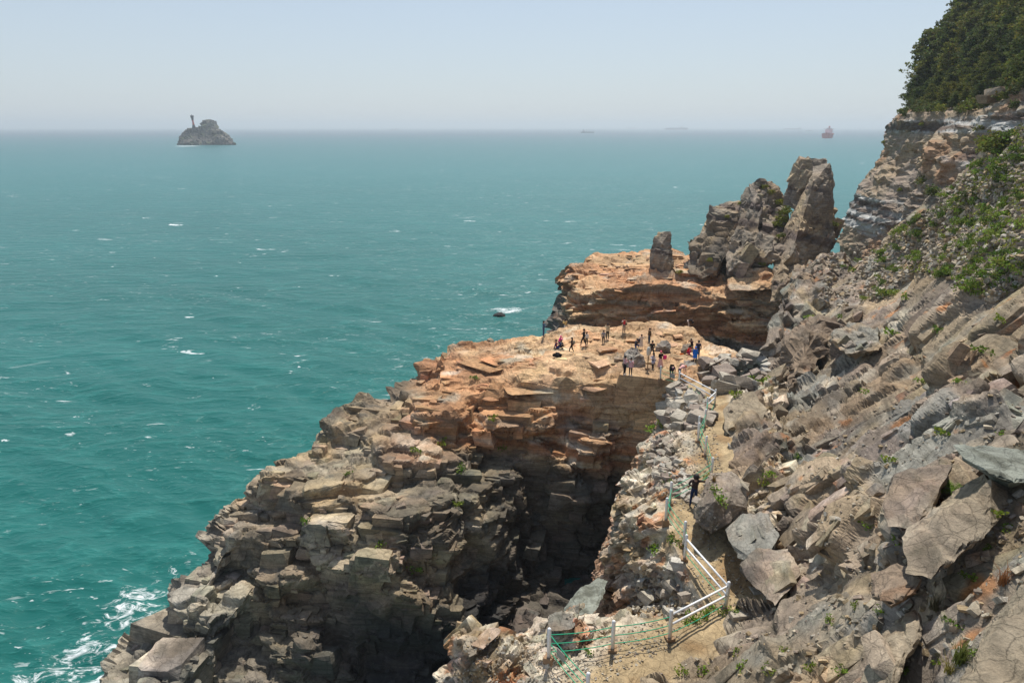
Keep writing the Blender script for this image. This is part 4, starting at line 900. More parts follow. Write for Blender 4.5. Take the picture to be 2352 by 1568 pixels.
# shrubs on the crags and outcrops
def shrub_at(x, y, s_, k, lab, mx=None):
    q = hit(x, y)
    if q is None or q[2] == "sea": return
    o = link("shrub", SHRUBS[k]); o.location = q[0]; o.scale = (s_, s_, s_ * .8); o.rotation_euler = (0, 0, R0.uniform(0, 6)); tag(o, lab, "shrub", mx)
for x, y, s_, k in [(1788,470,1.4,3),(1800,490,1.6,1),(1795,510,1.5,3),(1770,445,1.0,3),(1755,432,.8,3),(1785,520,1.2,3),(1798,545,1.0,1),(1918,520,1.2,1),(1700,470,.7,3),(1670,500,.7,3),(1750,610,.7,3),(1630,600,.8,3),(1560,628,.8,3)]:
    shrub_at(x, y, s_, k, "small green bush growing in the cracks of the rock spires", "bushes on the rock spires")
for x, y, s_, k in [(2115,420,1.6,1),(2140,450,1.4,0),(2280,330,1.6,1),(2265,350,1.3,3),(2300,345,1.8,1),(2200,240,1.4,1),(2330,250,1.3,0),(2010,350,1.3,3),(2030,330,1.0,3),(2120,290,1.0,3),(2070,440,1.1,3),(2250,300,1.2,3)]:
    shrub_at(x, y, s_, k, "green bush on a ledge of the banded cliff", "bushes on the banded cliff")
# leafy plants on the scree and in the cracks
def plant_variant(k):
    rg = np.random.RandomState(120 + k); c = [(.17, .25, .03), (.13, .20, .03), (.22, .28, .04)][k % 3]
    cen = rg.normal(0, .13, (6, 3)); cen[:, 2] = np.abs(cen[:, 2]) * .5 + .06
    return leaf_mesh("leafy_plant", [leaves(rg, cen, np.full(6, .13), 12, .11, c, .6, .6)])
PLANTS = [plant_variant(k) for k in range(4)]
def mound_variant(k):
    rg = np.random.RandomState(140 + k); c = [(.14, .20, .03), (.10, .155, .028), (.19, .235, .04)][k % 3]
    cen = rg.normal(0, .12, (11, 3)); cen[:, 2] = np.abs(cen[:, 2]) * .4 + .04
    return leaf_mesh("leafy_mound", [leaves(rg, cen, np.full(11, .10), 26, .052, c, .6, .6)])
MOUNDS = [mound_variant(k) for k in range(5)]
def put_plant(x, y, s_, lab, grp, name="leafy_plant"):
    q = hit(x, y)
    if q is None or q[2] in ("sea", "cliff_massif_none"): return False
    o = link(name, MOUNDS[rgp.randint(0, 5)] if s_ > 1.45 else PLANTS[rgp.randint(0, 4)]); dd = (q[0] - ORI).length; s_ *= 1.0 if s_ > 1.45 else max(.35, min(dd / 36, 1.5)); o.location = q[0] - q[1] * .02; o.scale = (s_, s_, s_); o.rotation_euler = (rgp.uniform(-.3, .3), rgp.uniform(-.3, .3), rgp.uniform(0, 6.28))
    tag(o, lab, "plant", grp); return True
SCREE_P = [(1990,640),(2060,520),(2150,470),(2250,370),(2352,280),(2352,650),(2280,700),(2180,640),(2100,630),(2040,690),(1980,690)]
n = 0
while n < 150:
    x, y = rgp.uniform(1980, 2352), rgp.uniform(280, 700)
    if not in_poly(np.array([x]), np.array([y]), SCREE_P)[0]: continue
    n += 1; ll = ("high", "upper") if y < 430 else ("halfway up", "middle") if y < 560 else ("low", "lower")
    l2 = "near the right edge of the photo" if x > 2220 else "on its left side"
    put_plant(x, y, rgp.uniform(1.5, 3.4), "leafy plant " + ll[0] + " on the scree slope " + l2, ll[1] + " scree plants " + l2)
for x, y in [(2170,1000),(2300,1000),(2045,1060),(1985,1210),(2060,1240),(1965,1395),(2020,1400),(2190,1440),(2240,1500),(2230,1330),(2270,1260),(2290,1180),(2310,1210),(2150,1520),(1905,1430),(1690,1500),(1800,1490),(1860,1530),(1700,1540),(1760,1545),(1620,1545),(1570,1540),(1935,1540),(2080,1545),(1590,1420),(1610,1415),(1625,1408),(1600,1428),(1660,1412),(1575,1432),(1640,1400),(1350,1500),(1290,1520),(1530,1100),(1528,1108),(1540,1240),(1560,1250),(1500,1270),(1690,1400),(1855,730),(1925,730),(1940,615),(1960,625),(1975,600),(2080,690),(2240,680),(2300,740),(2150,760),(2250,810),(2050,770),(1990,900),(1830,1050),(1745,1105),(1770,1090),(1640,1130),(1650,1150),(1150,1030),(1060,1080),(1010,1020),(960,1040),(1130,960),(1240,1000),(800,1090),(1090,870),(870,1250),(960,1310),(700,1200),(1050,1160),(1500,985),(1520,980),(1620,1100),(1690,905),(1730,870),(1750,880),(2200,880),(2120,880)]:
    put_plant(x, y, rgp.uniform(.75, 1.3), *(("tuft of green leaves on the big stepped cliff at the left", "tufts on the stepped cliff") if x < 1290 else ("tuft of green leaves beside the railing at the lower path", "tufts beside the lower path") if x < 1700 and y > 1390 else ("tuft of green leaves on the rocks along the upper path", "tufts along the upper path") if x < 1780 else ("tuft of green leaves in the near rocks at the bottom right", "tufts in the near rocks") if y > 1150 else ("tuft of green leaves in the cracks of the steep wall at the right", "tufts on the steep wall")))
# scree: loose stones and low ground cover (uncountable)
def scatter(poly, n, smin, smax, seed, sink=.3, names=None, power=2.2):
    rg = np.random.RandomState(seed); V = []; Fx = []; Cx = []; o = 0; xs = [a for a, _ in poly]; ys = [b for _, b in poly]; got = 0
    while got < n:
        x, y = rg.uniform(min(xs), max(xs)), rg.uniform(min(ys), max(ys)); got += 1
        if not in_poly(np.array([x]), np.array([y]), poly)[0]: continue
        q = hit(x, y)
        if q is None or q[2] == "sea" or (names and q[2] not in names): continue
        s_ = smin + (smax - smin) * rg.rand() ** power
        tv, tf = PEBBLES[rg.randint(0, len(PEBBLES))]
        v = (tv * np.array([s_ * rg.uniform(.8, 1.5), s_ * rg.uniform(.7, 1.1), s_ * rg.uniform(.3, .7)])) @ rotm(rg, 1, .5)[0].T + np.array(q[0]) + np.array([0, 0, s_ * .12])
        c = [C(.40, .34, .25), C(.33, .28, .21), C(.26, .205, .16), C(.44, .40, .33), C(.36, .27, .16)][rg.randint(0, 5)] * rg.uniform(.8, 1.15)
        V.append(v); Fx.append(tf + o); Cx.append(np.repeat(c[None], len(v), axis=0)); o += len(v)
    return np.concatenate(V), np.concatenate(Fx), np.concatenate(Cx)
def stones(name, specs, label):
    V = []; Fx = []; Cx = []; o = 0
    for sp in specs:
        v, f, c = scatter(*sp[:5], **(sp[5] if len(sp) > 5 else {})); V.append(v); Fx.append(f + o); Cx.append(c); o += len(v)
    me = mesh_np(name, np.concatenate(V), np.concatenate(Fx)); col_attr(me, "Col", np.concatenate(Cx)); ob = link(name, me, None, M_ROCK_NEAR); tag(ob, label, kind='stuff'); return ob
stones("scree_stones", [(SCREE_P, 9000, .10, .55, 31), ([(1840,600),(2000,560),(2100,640),(1900,720)], 900, .12, .6, 32)], "pale loose stones covering the scree slope")
stones("path_gravel", [([(1470,1150),(1530,985),(1640,960),(1660,1090),(1600,1160)], 2600, .03, .12, 33), ([(1080,1470),(1560,1420),(1560,1480),(1380,1568),(1000,1568)], 2500, .02, .10, 34), ([(1560,1130),(1640,1180),(1760,1420),(1600,1440),(1540,1300)], 1600, .02, .09, 35), ([(1470,1290),(1600,1400),(1540,1420),(1440,1400)], 900, .05, .3, 36)], "small stones and gravel along the path")
stones("slope_debris", [([(1750,950),(2352,900),(2352,1500),(1500,1568),(1560,1480),(1760,1440)], 1300, .04, .22, 37, dict(names=('hillside',)))], "small broken stones on the hillside")
def ground_cover():
    rg = np.random.RandomState(9); cen = []; rad = []; got = 0
    for _ in range(9000):
        x, y = rg.uniform(1960, 2352), rg.uniform(270, 700)
        if not in_poly(np.array([x]), np.array([y]), SCREE_P)[0]: continue
        if vnoise(np.array([[x / 45., y / 28., 0.]]), 3)[0] + (x - 2150) / 420. * .9 + (470 - y) / 330 + .15 < rg.uniform(-.1, .5): continue
        q = hit(x, y)
        if q is None or q[2] == "sea": continue
        cen.append(np.array(q[0]) + [0, 0, .05]); rad.append(rg.uniform(.10, .32))
    me = leaf_mesh("ground_cover", [leaves(rg, cen, rad, 14, .12, (.23, .26, .05), .5, .35, .4)])
    o = link("ground_cover", me); tag(o, "low green creeping plants over the scree", kind='stuff')
ground_cover()
# fern and grass tufts near the camera
def fern():
    q = hit(2190, 1125)
    if q is None: return
    root = empty("fern", q[0]); tag(root, "fern with green and rusty brown fronds above the long pale slab", "fern"); rg = np.random.RandomState(3)
    mg = simple("fern_green", (.12, .20, .02), .7, .2, transl=.3); mb = simple("fern_brown", (.16, .06, .025), .9, .1)
    for k in range(26):
        a = rg.uniform(0, 6.28); L = rg.uniform(.35, .6); V = []; Fx = []; brown = k % 3 == 0; rise = rg.uniform(.25, .9) if not brown else rg.uniform(-.3, .3)
        path = [np.array([math.cos(a) * L * t, math.sin(a) * L * t, L * (rise * t - .55 * t * t)]) for t in np.linspace(0, 1, 10)]
        sd = np.array([-math.sin(a), math.cos(a), 0])
        for i in range(1, 9):
            wd = .11 * math.sin(math.pi * (i / 9) ** .8) + .012
            for s_ in (-1, 1):
                b0 = len(V); t_ = path[i + 1] - path[i]
                V += [path[i] - t_ * .32, path[i] + t_ * .32, path[i] + t_ * .5 + sd * s_ * wd + [0, 0, -.02]]; Fx.append((b0, b0 + 1, b0 + 2, b0))
        o = link("frond", poly_mesh("frond", [(np.array(V), Fx), tube(path, np.linspace(.006, .002, 10), 4)], mb if brown else mg), root)
fern()
def tuft(x, y, n, L, col, lab, name="grass_tuft"):
    q = hit(x, y)
    if q is None: return
    rg = np.random.RandomState(int(x)); V = []; Fx = []
    for k in range(n):
        a = rg.uniform(0, 6.28); l_ = L * rg.uniform(.5, 1.1); lean = rg.uniform(.15, .8); b = rg.normal(0, L * .12, 3); b[2] = 0; sd = np.array([-math.sin(a), math.cos(a), 0]) * L * .02
        for i, t in enumerate((0, .5, 1)):
            p = b + np.array([math.cos(a) * l_ * lean * t * t, math.sin(a) * l_ * lean * t * t, l_ * t * (1 - .3 * lean * t)])
            V += [p - sd * (1.1 - t), p + sd * (1.1 - t)]
        o = 6 * k; Fx += [(o, o + 1, o + 3, o + 2), (o + 2, o + 3, o + 5, o + 4)]
    ob = link(name, poly_mesh(name, [(np.array(V), Fx)], simple(name + "_mat", col, .8, .1, transl=.3))); ob.location = q[0]; tag(ob, lab, "plant")
tuft(2205, 1520, 90, .45, (.13, .15, .035), "olive needle like clump low in the bottom right corner")
tuft(2180, 1545, 60, .3, (.28, .24, .06), "yellowing grass tuft at the bottom edge right")
tuft(2150, 1400, 90, .45, (.20, .17, .10), "dry straw coloured twig clump beside the pale fin of rock")
tuft(2300, 1340, 60, .4, (.27, .12, .05), "rusty dry plant in the hollow at the right edge")
tuft(1640, 1105, 60, .4, (.22, .13, .04), "brown green grass beside the fence near the climber")
# ------------------------------------------------------------------ loose rocks one could pick up
def rock_variants(seed, cols, n=9):
    rg = np.random.RandomState(seed); out = []
    for k in range(n):
        tv, tf = TEMPL[k * 3 % len(TEMPL)]; v = tv * np.array([1.2, .95, .75]) + 0
        v, f = v.copy(), tf
        e, fe = edges_of(f); m = (v[e[:, 0]] + v[e[:, 1]]) / 2; o_ = len(v); v = np.concatenate([v, m]); q = fe + o_
        f = np.concatenate([np.stack(z, 1) for z in ((f[:, 0], q[:, 0], q[:, 2]), (q[:, 0], f[:, 1], q[:, 1]), (q[:, 2], q[:, 1], f[:, 2]), (q[:, 0], q[:, 1], q[:, 2]))])
        nn = vnormals(v, f); v = v + nn * (vnoise(v * 2.3, seed + k) * .045)[:, None]
        c = np.tile(C(*cols[k % len(cols)]) * rg.uniform(.85, 1.1), (len(v), 1)) * (1 + .12 * vnoise(v * 3, k)[:, None])
        me = mesh_np("loose_rock", v, f); col_attr(me, "Col", c); me.materials.append(M_ROCK_NEAR); out.append(me)
    return out
RV = rock_variants(5, [(.42, .375, .30), (.33, .28, .225), (.48, .445, .38), (.27, .215, .175), (.37, .32, .25)])
def rubble(poly, n, smin, smax, seed, lab, grp, gap=.5):
    rg = np.random.RandomState(seed); xs = [a for a, _ in poly]; ys = [b for _, b in poly]; pts = []; tries = 0
    while len(pts) < n and tries < n * 30:
        tries += 1; x, y = rg.uniform(min(xs), max(xs)), rg.uniform(min(ys), max(ys))
        if not in_poly(np.array([x]), np.array([y]), poly)[0]: continue
        q = hit(x, y)
        if q is None or q[2] == "sea": continue
        s_ = smin + (smax - smin) * rg.rand() ** 1.6
        if any((q[0] - a).length < gap * (s_ + b) for a, b in pts): continue
        pts.append((q[0].copy(), s_)); o = link("loose_rock", RV[rg.randint(0, len(RV))]); o.location = q[0] + Vector((0, 0, s_ * .16)); o.scale = (s_ * rg.uniform(.8, 1.2), s_ * rg.uniform(.8, 1.2), s_ * rg.uniform(.7, 1.0))
        o.rotation_euler = (rg.uniform(-.4, .4), rg.uniform(-.4, .4), rg.uniform(0, 6.28)); lb = ("pale " if RV.index(o.data) % 5 in (0, 2) else "brownish " if RV.index(o.data) % 5 in (1, 4) else "purple grey ") + lab; tag(o, lb, "rock", lb.split(" ")[0] + " " + grp)
rubble([(1605,850),(1640,828),(1750,815),(1765,840),(1745,885),(1660,900),(1625,880)], 110, .5, 1.7, 61, "angular rock in the rubble between the platform and the hillside", "rocks in the rubble beside the platform", .42)
rubble([(1520,905),(1555,885),(1620,905),(1630,960),(1600,985),(1520,985)], 70, .4, 1.5, 62, "broken rock heaped below the railing at the platform corner", "rocks heaped below the railing", .42)
rubble([(1495,1010),(1530,1010),(1600,1120),(1600,1160),(1560,1150),(1500,1090)], 90, .2, .65, 63, "small rock of the rough stone heap beside the gravel strip", "rocks of the stone heap", .45)
rubble([(1470,1330),(1560,1300),(1600,1400),(1540,1415),(1480,1400)], 30, .2, .7, 64, "loose rock on the slope below the lower railing", "rocks below the lower railing", .5)
def boulder(x, y, s3, k, rz, lab, tilt=(0, 0), name="boulder"):
    q = hit(x, y)
    o = link(name, RV[k]); o.location = (q[0] if q else Vector(Z(x, y, 16.6))) + Vector((0, 0, s3[2] * .3)); o.scale = s3; o.rotation_euler = (*tilt, rz); return tag(o, lab, "rock")
boulder(1762, 1262, (.9, .6, .35), 0, .1, "flat pale stone step at the path edge under the striped boulder").location.z = 20.3
boulder(1705, 1416, (.9, .5, .3), 4, .1, "flat brown stone on the path by the corner post")
# ------------------------------------------------------------------ painted metal, rope, cloth
M_WHITE = simple("white_paint", (.78, .78, .77), .45, .4, bscale=9)
M_BLOCK = simple("rusty_block", (.30, .19, .11), .9, .2, bump=.01, bscale=12)
M_ROPE = simple("green_rope", (.02, .36, .19), .7, .3)
M_GREYP = simple("grey_plate", (.34, .31, .27), .7, .3)
M_WOOD = simple("brown_post", (.26, .17, .09), .85, .2)
def cyl(a, b, r, k=10, cap=0.0):
    a, b = np.array(a, float), np.array(b, float)
    if cap: d = (b - a) / np.linalg.norm(b - a); return tube([a, b, b + d * cap * .55, b + d * cap * .9, b + d * cap], [r, r, r * .85, r * .5, r * .08], k)
    return tube([a, b], [r, r], k)
def sag(a, b, s, n=8): return [np.array(a) * (1 - t) + np.array(b) * t - np.array([0, 0, s * 4 * t * (1 - t)]) for t in np.linspace(0, 1, n)]
FZ = [(1516.5,871.6,17.1),(1558.9,884,17.4),(1641.5,931.5,18.6),(1622,951,19.0),(1618,981,19.5),(1603,998,19.6),(1603.2,1014.8,19.8),(1618.8,1047.4,19.9),(1633,1100,20),(1539,1158,20),(1529,1197,20),(1570,1254,20.0),(1571.8,1286,20.1),(1666,1400,20.3),(1538,1469,20.5),(1407,1494,20.5),(1260.6,1514,20.5),(1347,1618,20.5)]
posts = []
fence = None
for i, (x, y, z) in enumerate(FZ):
    P = Z(x, y, z); q = drop(P[0], P[1], z + 2.5, z - 2)
    if q is not None and abs(q[0].z - z) < .7: P = np.array([P[0], P[1], q[0].z]); P = Z(x, y, q[0].z)
    posts.append(P)
fence = empty("railing", posts[8]); tag(fence, "white post railing with green ropes along the footpath", "railing"); FO = np.array(posts[8])
pm = poly_mesh("post", [cyl((0, 0, .05), (0, 0, 1.22), .068, 12, .07)], M_WHITE, True)
bm_ = poly_mesh("post_base", [box((0, 0, -.12), (.30, .30, .5))], M_BLOCK)
for i, P in enumerate(posts):
    p_ = link("post", pm, fence); p_.location = Vector(P - FO); p_.rotation_euler = (R0.uniform(-.02, .02), R0.uniform(-.02, .02), 0)
    b_ = link("post_base", bm_, p_); b_.rotation_euler = (0, 0, R0.uniform(-.5, .5))
for i, j in ((1, 2), (2, 3), (12, 13), (13, 14)):
    for h in (1.08, .66):
        link("rail", poly_mesh("rail", [cyl(posts[i] - FO + [0, 0, h], posts[j] - FO + [0, 0, h], .042, 10)], M_WHITE, True), fence)
off = np.array([.05, .05, 0])
for i, j, hs in ((0, 1, (1.0, .62, .22)), (1, 2, (.3,)), (2, 4, (.35,)), (3, 4, (.95, .6)), (4, 6, (.95, .62, .3)), (6, 7, (.95, .62, .3)), (7, 8, (.95, .62, .3)), (8, 9, (.95, .62, .3)), (9, 10, (.95, .62, .3)), (10, 11, (.95, .62, .3)), (11, 12, (.95, .6, .3)), (12, 13, (.3,)), (13, 14, (.28,)), (14, 15, (.98, .62, .28)), (15, 16, (.98, .62, .28)), (16, 17, (.95, .6, .28))):
    for h in hs:
        link("rope", poly_mesh("rope", [tube(sag(posts[i] - FO + off + [0, 0, h], posts[j] - FO + off + [0, 0, h], .07), [.016] * 8, 5)], M_ROPE, True), fence)
def plate(i, j, t, h, w_, hh, lab):
    a, b = posts[i], posts[j]; c = a * (1 - t) + b * t; d = (b - a); d[2] = 0; d /= np.linalg.norm(d); n_ = np.cross(d, [0, 0, 1])
    R = np.stack([d, n_, [0, 0, 1]], 1)
    o = link("hanging_plate", poly_mesh("hanging_plate", [box((0, 0, 0), (w_, .015, hh), R)], M_GREYP)); o.location = c + off + [0, 0, h]; tag(o, lab, "sign")
plate(0, 1, .62, .62, .55, .42, "grey plate hung on the green ropes in front of the person in black")
plate(16, 17, .28, .62, .42, .34, "small plate hung on the ropes at the bottom of the path")
# wooden post with a pale box, and the slanted board
def place(x, y, z, names=None):
    P = Z(x, y, z); q = drop(P[0], P[1], z + .8, z - 2.5)
    if q is not None: P = Z(x, y, q[0].z); q2 = drop(P[0], P[1], z + .8, z - 2.5); return Vector((P[0], P[1], (q2 or q)[0].z))
    return Vector(P)
L_ = place(1487, 852, 16.7); t = empty("marker_post", L_); tag(t, "thin brown post with a pale oval case on top beside the big grey boulder", "post")
link("pole", poly_mesh("pole", [cyl((0, 0, -.2), (0, 0, 1.75), .05, 8)], M_WOOD), t); link("case", poly_mesh("case", [tube([(0, 0, 1.15), (0, 0, 1.25), (0, 0, 1.6), (0, 0, 1.9), (0, 0, 2.05)], [.06, .15, .2, .15, .04], 10)], simple("case_paint", (.60, .55, .46), .6, .3), True), t)
link("foot", poly_mesh("foot", [box((0, 0, -.05), (.45, .35, .25))], M_BLOCK), t)
L_ = place(1637, 867, 17.8); t = empty("information_board", L_, .25); tag(t, "slanted information board on a dark red post at the edge of the rubble", "sign")
Rb = Matrix.Rotation(math.radians(-38), 3, 'X') @ Matrix.Rotation(math.radians(-18), 3, 'Y')
link("board", poly_mesh("board", [box((0, 0, 1.35), (1.7, 1.0, .07), np.array(Rb))], simple("board_brown", (.10, .07, .055), .7, .3)), t)
link("post", poly_mesh("sign_post", [box((0, 0, .5), (.26, .2, 1.6))], simple("dark_red_post", (.13, .035, .03), .7, .3)), t)
# ------------------------------------------------------------------ people
CLOTH = {}
def cloth(c):
    k = tuple(round(x, 3) for x in c)
    if k not in CLOTH: CLOTH[k] = simple("cloth_%d" % len(CLOTH), c, .9, .15, bscale=6)
    return CLOTH[k]
SKIN = simple("skin", (.46, .27, .18), .6, .3); HAIR = simple("hair", (.018, .014, .012), .6, .3)
BASEP = dict(pel=(0, 0, .95), che=(0, .01, 1.36), nec=(0, 0, 1.5), hea=(0, .02, 1.63), top=(0, .01, 1.73),
             shL=(-.18, 0, 1.43), elL=(-.24, -.02, 1.15), haL=(-.25, .06, .90), shR=(.18, 0, 1.43), elR=(.24, -.02, 1.15), haR=(.25, .06, .90),
             hiL=(-.09, 0, .91), knL=(-.10, .02, .50), anL=(-.11, -.02, .09), toL=(-.12, .15, .04), hiR=(.09, 0, .91), knR=(.10, .02, .50), anR=(.11, -.02, .09), toR=(.12, .15, .04))
RADP = dict(pel=.135, che=.15, nec=.058, hea=.10, top=.055, shL=.07, elL=.05, haL=.038, shR=.07, elR=.05, haR=.038, hiL=.10, knL=.07, anL=.048, toL=.036, hiR=.10, knR=.07, anR=.048, toR=.036)
BONES = [('pel','che'),('che','nec'),('nec','hea'),('hea','top'),('che','shL'),('shL','elL'),('elL','haL'),('che','shR'),('shR','elR'),('elR','haR'),('pel','hiL'),('hiL','knL'),('knL','anL'),('anL','toL'),('pel','hiR'),('hiR','knR'),('knR','anR'),('anR','toR')]
REG = {'che':0,'shL':0,'elL':0,'shR':0,'elR':0,'haL':0,'haR':0,'nec':2,'hea':2,'top':2,'hiL':1,'hiR':1,'knL':1,'knR':1,'anL':1,'anR':1,'toL':3,'toR':3}
POSES = {
 'stand': {}, 'photo': dict(elL=(-.30,.10,1.25), haL=(-.07,.28,1.58), elR=(.30,.10,1.25), haR=(.07,.28,1.58)),
 'phone': dict(elR=(.24,.06,1.16), haR=(.10,.34,1.30), elL=(-.24,.04,1.15), haL=(-.08,.32,1.26)),
 'wide': dict(knL=(-.20,.04,.50), anL=(-.28,-.02,.09), toL=(-.32,.12,.04), knR=(.18,.06,.50), anR=(.24,.0,.09), toR=(.28,.15,.04), haL=(-.06,.20,.98), elL=(-.27,.02,1.16), elR=(.27,.02,1.16), haR=(.08,.2,.98)),
 'walk': dict(knL=(-.10,.20,.54), anL=(-.10,.24,.10), toL=(-.10,.40,.06), knR=(.10,-.02,.50), anR=(.10,-.26,.13), toR=(.10,-.14,.04), haL=(-.2,-.2,1.0), elL=(-.24,-.12,1.16), elR=(.22,.12,1.18), haR=(.14,.36,1.2)),
 'crouch': dict(pel=(0,-.1,.36), che=(0,.06,.76), nec=(0,.12,.90), hea=(0,.17,1.02), top=(0,.16,1.12), shL=(-.18,.08,.84), elL=(-.28,.28,.72), haL=(-.07,.38,.92), shR=(.18,.08,.84), elR=(.28,.28,.72), haR=(.07,.38,.92), hiL=(-.1,-.08,.34), knL=(-.2,.30,.50), anL=(-.16,.04,.09), toL=(-.18,.20,.04), hiR=(.1,-.08,.34), knR=(.16,.34,.18), anR=(.14,.0,.10), toR=(.14,-.12,.05)),
 'sit': dict(pel=(0,0,.14), che=(0,-.08,.55), nec=(0,-.06,.69), hea=(0,-.03,.82), top=(0,-.04,.92), shL=(-.18,-.07,.62), elL=(-.24,.1,.42), haL=(-.14,.3,.36), shR=(.18,-.07,.62), elR=(.24,-.16,.36), haR=(.25,-.22,.06), hiL=(-.1,.03,.13), knL=(-.13,.42,.34), anL=(-.14,.78,.08), toL=(-.15,.90,.14), hiR=(.1,.03,.13), knR=(.16,.44,.16), anR=(.2,.86,.07), toR=(.22,.95,.15)),
 'bend': dict(pel=(0,-.12,.92), che=(0,.22,1.18), nec=(0,.36,1.22), hea=(0,.48,1.16), top=(0,.55,1.10), shL=(-.18,.28,1.20), elL=(-.22,.36,.94), haL=(-.18,.44,.70), shR=(.18,.28,1.20), elR=(.22,.36,.94), haR=(.18,.46,.72), hiL=(-.09,-.12,.88), hiR=(.09,-.12,.88), knL=(-.12,-.02,.48), knR=(.12,-.02,.48)),
 'deep': dict(pel=(0,-.16,.90), che=(0,.26,1.0), nec=(0,.40,.92), hea=(0,.48,.80), top=(0,.52,.70), shL=(-.18,.32,.98), elL=(-.2,.36,.7), haL=(-.12,.36,.46), shR=(.18,.32,.98), elR=(.2,.36,.7), haR=(.12,.36,.46), hiL=(-.1,-.15,.86), hiR=(.1,-.15,.86), knL=(-.12,.0,.48), knR=(.12,.0,.48)),
 'lean': dict(elR=(.36,.22,1.30), haR=(.58,.40,1.26), elL=(-.24,.0,1.14), haL=(-.2,.18,1.1)),
 'point': dict(elR=(.38,.12,1.34), haR=(.62,.22,1.36), elL=(-.26,.02,1.15), haL=(-.12,.26,1.05)),
 'climb': dict(shR=(.19,.02,1.44), elR=(.44,.08,1.40), haR=(.68,.14,1.40), elL=(-.30,.02,1.22), haL=(-.16,.16,1.06), knL=(-.13,-.02,.50), anL=(-.16,-.10,.09), toL=(-.17,.06,.04), che=(.02,.05,1.36), hea=(.04,.08,1.64), top=(.04,.07,1.74)),
}
def person(x, y, z, label, pose='stand', face=180, h=1.72, top=(.02,.02,.025), bottom=(.03,.03,.035), shoe=(.05,.04,.04), arms=None, legs=None, hair='short', hat=None, skirt=None, coat=None, fingers=False, hairy=None):
    """face: compass direction the person looks, 0 = away from the camera, 90 = right, 180 = towards the camera"""
    J = dict(BASEP); J.update(POSES[pose]); names = list(J)
    me = bpy.data.meshes.new("person_rig"); V = [J[n] for n in names]; E = [(names.index(a), names.index(b)) for a, b in BONES]
    rad = [RADP[n] for n in names]
    if fingers:
        for s, hn, en in ((-1, 'haL', 'elL'), (1, 'haR', 'elR')):
            d = np.array(J[hn]) - np.array(J[en]); d /= np.linalg.norm(d); sd = np.cross(d, [0, 0, 1.0]); sd /= np.linalg.norm(sd) + 1e-9
            for q, L in ((-.032, .07), (-.011, .085), (.011, .08), (.032, .065), (.05, .04)):
                b = np.array(J[hn]) + d * .03 + np.cross(sd, d) * q; i0 = len(V); V += [tuple(b), tuple(b + d * L * .6 - np.array([0, 0, .01])), tuple(b + d * L - np.array([0, 0, .03]))]; rad += [.012, .009, .008]; names += ['f', 'f', 'f']
                E += [(list(J).index(hn), i0), (i0, i0 + 1), (i0 + 1, i0 + 2)]
    me.from_pydata([tuple(v) for v in V], E, []); ob = bpy.data.objects.new("rig", me); COL.objects.link(ob)
    sk = ob.modifiers.new("s", 'SKIN'); sk.use_smooth_shade = True
    for i, sv in enumerate(me.skin_vertices[0].data): sv.radius = (rad[i] * (1.15 if names[i] in ('che', 'pel') else 1), rad[i] * (.78 if names[i] in ('che', 'pel') else 1)); sv.use_root = (i == 0)
    ss = ob.modifiers.new("u", 'SUBSURF'); ss.levels = ss.render_levels = 2 if fingers else 1
    dg = bpy.context.evaluated_depsgraph_get(); m2 = bpy.data.meshes.new_from_object(ob.evaluated_get(dg)); bpy.data.objects.remove(ob); m2.name = "person"
    arms = arms or top; legs = legs or bottom
    mats = [cloth(top), cloth(bottom), SKIN, cloth(shoe), SKIN if arms == 'skin' else cloth(arms), SKIN if legs == 'skin' else cloth(legs)]
    for m in mats: m2.materials.append(m)
    A = np.array([J[a] for a, b in BONES]); B = np.array([J[b] for a, b in BONES]); nf = len(m2.polygons); ce = np.zeros(nf * 3); m2.polygons.foreach_get("center", ce); ce = ce.reshape(-1, 3)
    ab = B - A; t = np.clip(((ce[:, None] - A) * ab).sum(2) / (ab ** 2).sum(1), 0, 1); dd = np.linalg.norm(ce[:, None] - (A + t[..., None] * ab), axis=2) ; bi = dd.argmin(1); tt = t[np.arange(nf), bi]; mi = np.zeros(nf, int)
    for k, (a, b) in enumerate(BONES):
        r = REG.get(b, 0); mk = bi == k; mi[mk] = r
        if b[:2] in ('el', 'ha'): mi[mk] = 4
        if b[:2] == 'ha': mi[mk & (tt > .86)] = 2
        if b == 'nec': mi[mk] = np.where(tt[mk] > .75, 2, 0)
        if b == 'che': mi[mk] = np.where(tt[mk] > .14, 0, 1)
        if b[:2] == 'an': mi[mk] = 5
        if b[:2] == 'kn' and legs == 'skin': mi[mk & (tt > .5)] = 5
    m2.polygons.foreach_set("material_index", mi); m2.polygons.foreach_set("use_smooth", np.ones(nf, bool))
    L_ = place(x, y, z); s = h / 1.72
    o = link("person", m2); o.location = L_ - Vector((0, 0, .03)); o.rotation_euler = (0, 0, math.radians(-face)); o.scale = (s, s, s); tag(o, label, "person")
    he, tp, nk = np.array(J['hea']), np.array(J['top']), np.array(J['nec']); up = (tp - nk) / np.linalg.norm(tp - nk)
    def blob(name, c, r, mat, keep=None, k=10):
        V = []; F_ = []; n1 = 6
        for i in range(n1 + 1):
            th = math.pi * i / n1
            for j in range(k): ph = 2 * math.pi * j / k; V.append(np.array(c) + np.array([r[0] * math.sin(th) * math.cos(ph), r[1] * math.sin(th) * math.sin(ph), r[2] * math.cos(th)]))
        for i in range(n1):
            for j in range(k): F_.append((i * k + j, (i + 1) * k + j, (i + 1) * k + (j + 1) % k, i * k + (j + 1) % k))
        V = np.array(V)
        return link(name, poly_mesh(name, [(V, F_)], mat, True), o)
    blob("hair" if hat is None else "hat", he + up * .045 + [0, -.022, 0], (.115, .118, .115), HAIR if hat is None else cloth(hat))
    if hair == 'long' : blob("long_hair", he - up * .12 + [0, -.075, 0], (.085, .055, .17), HAIR)
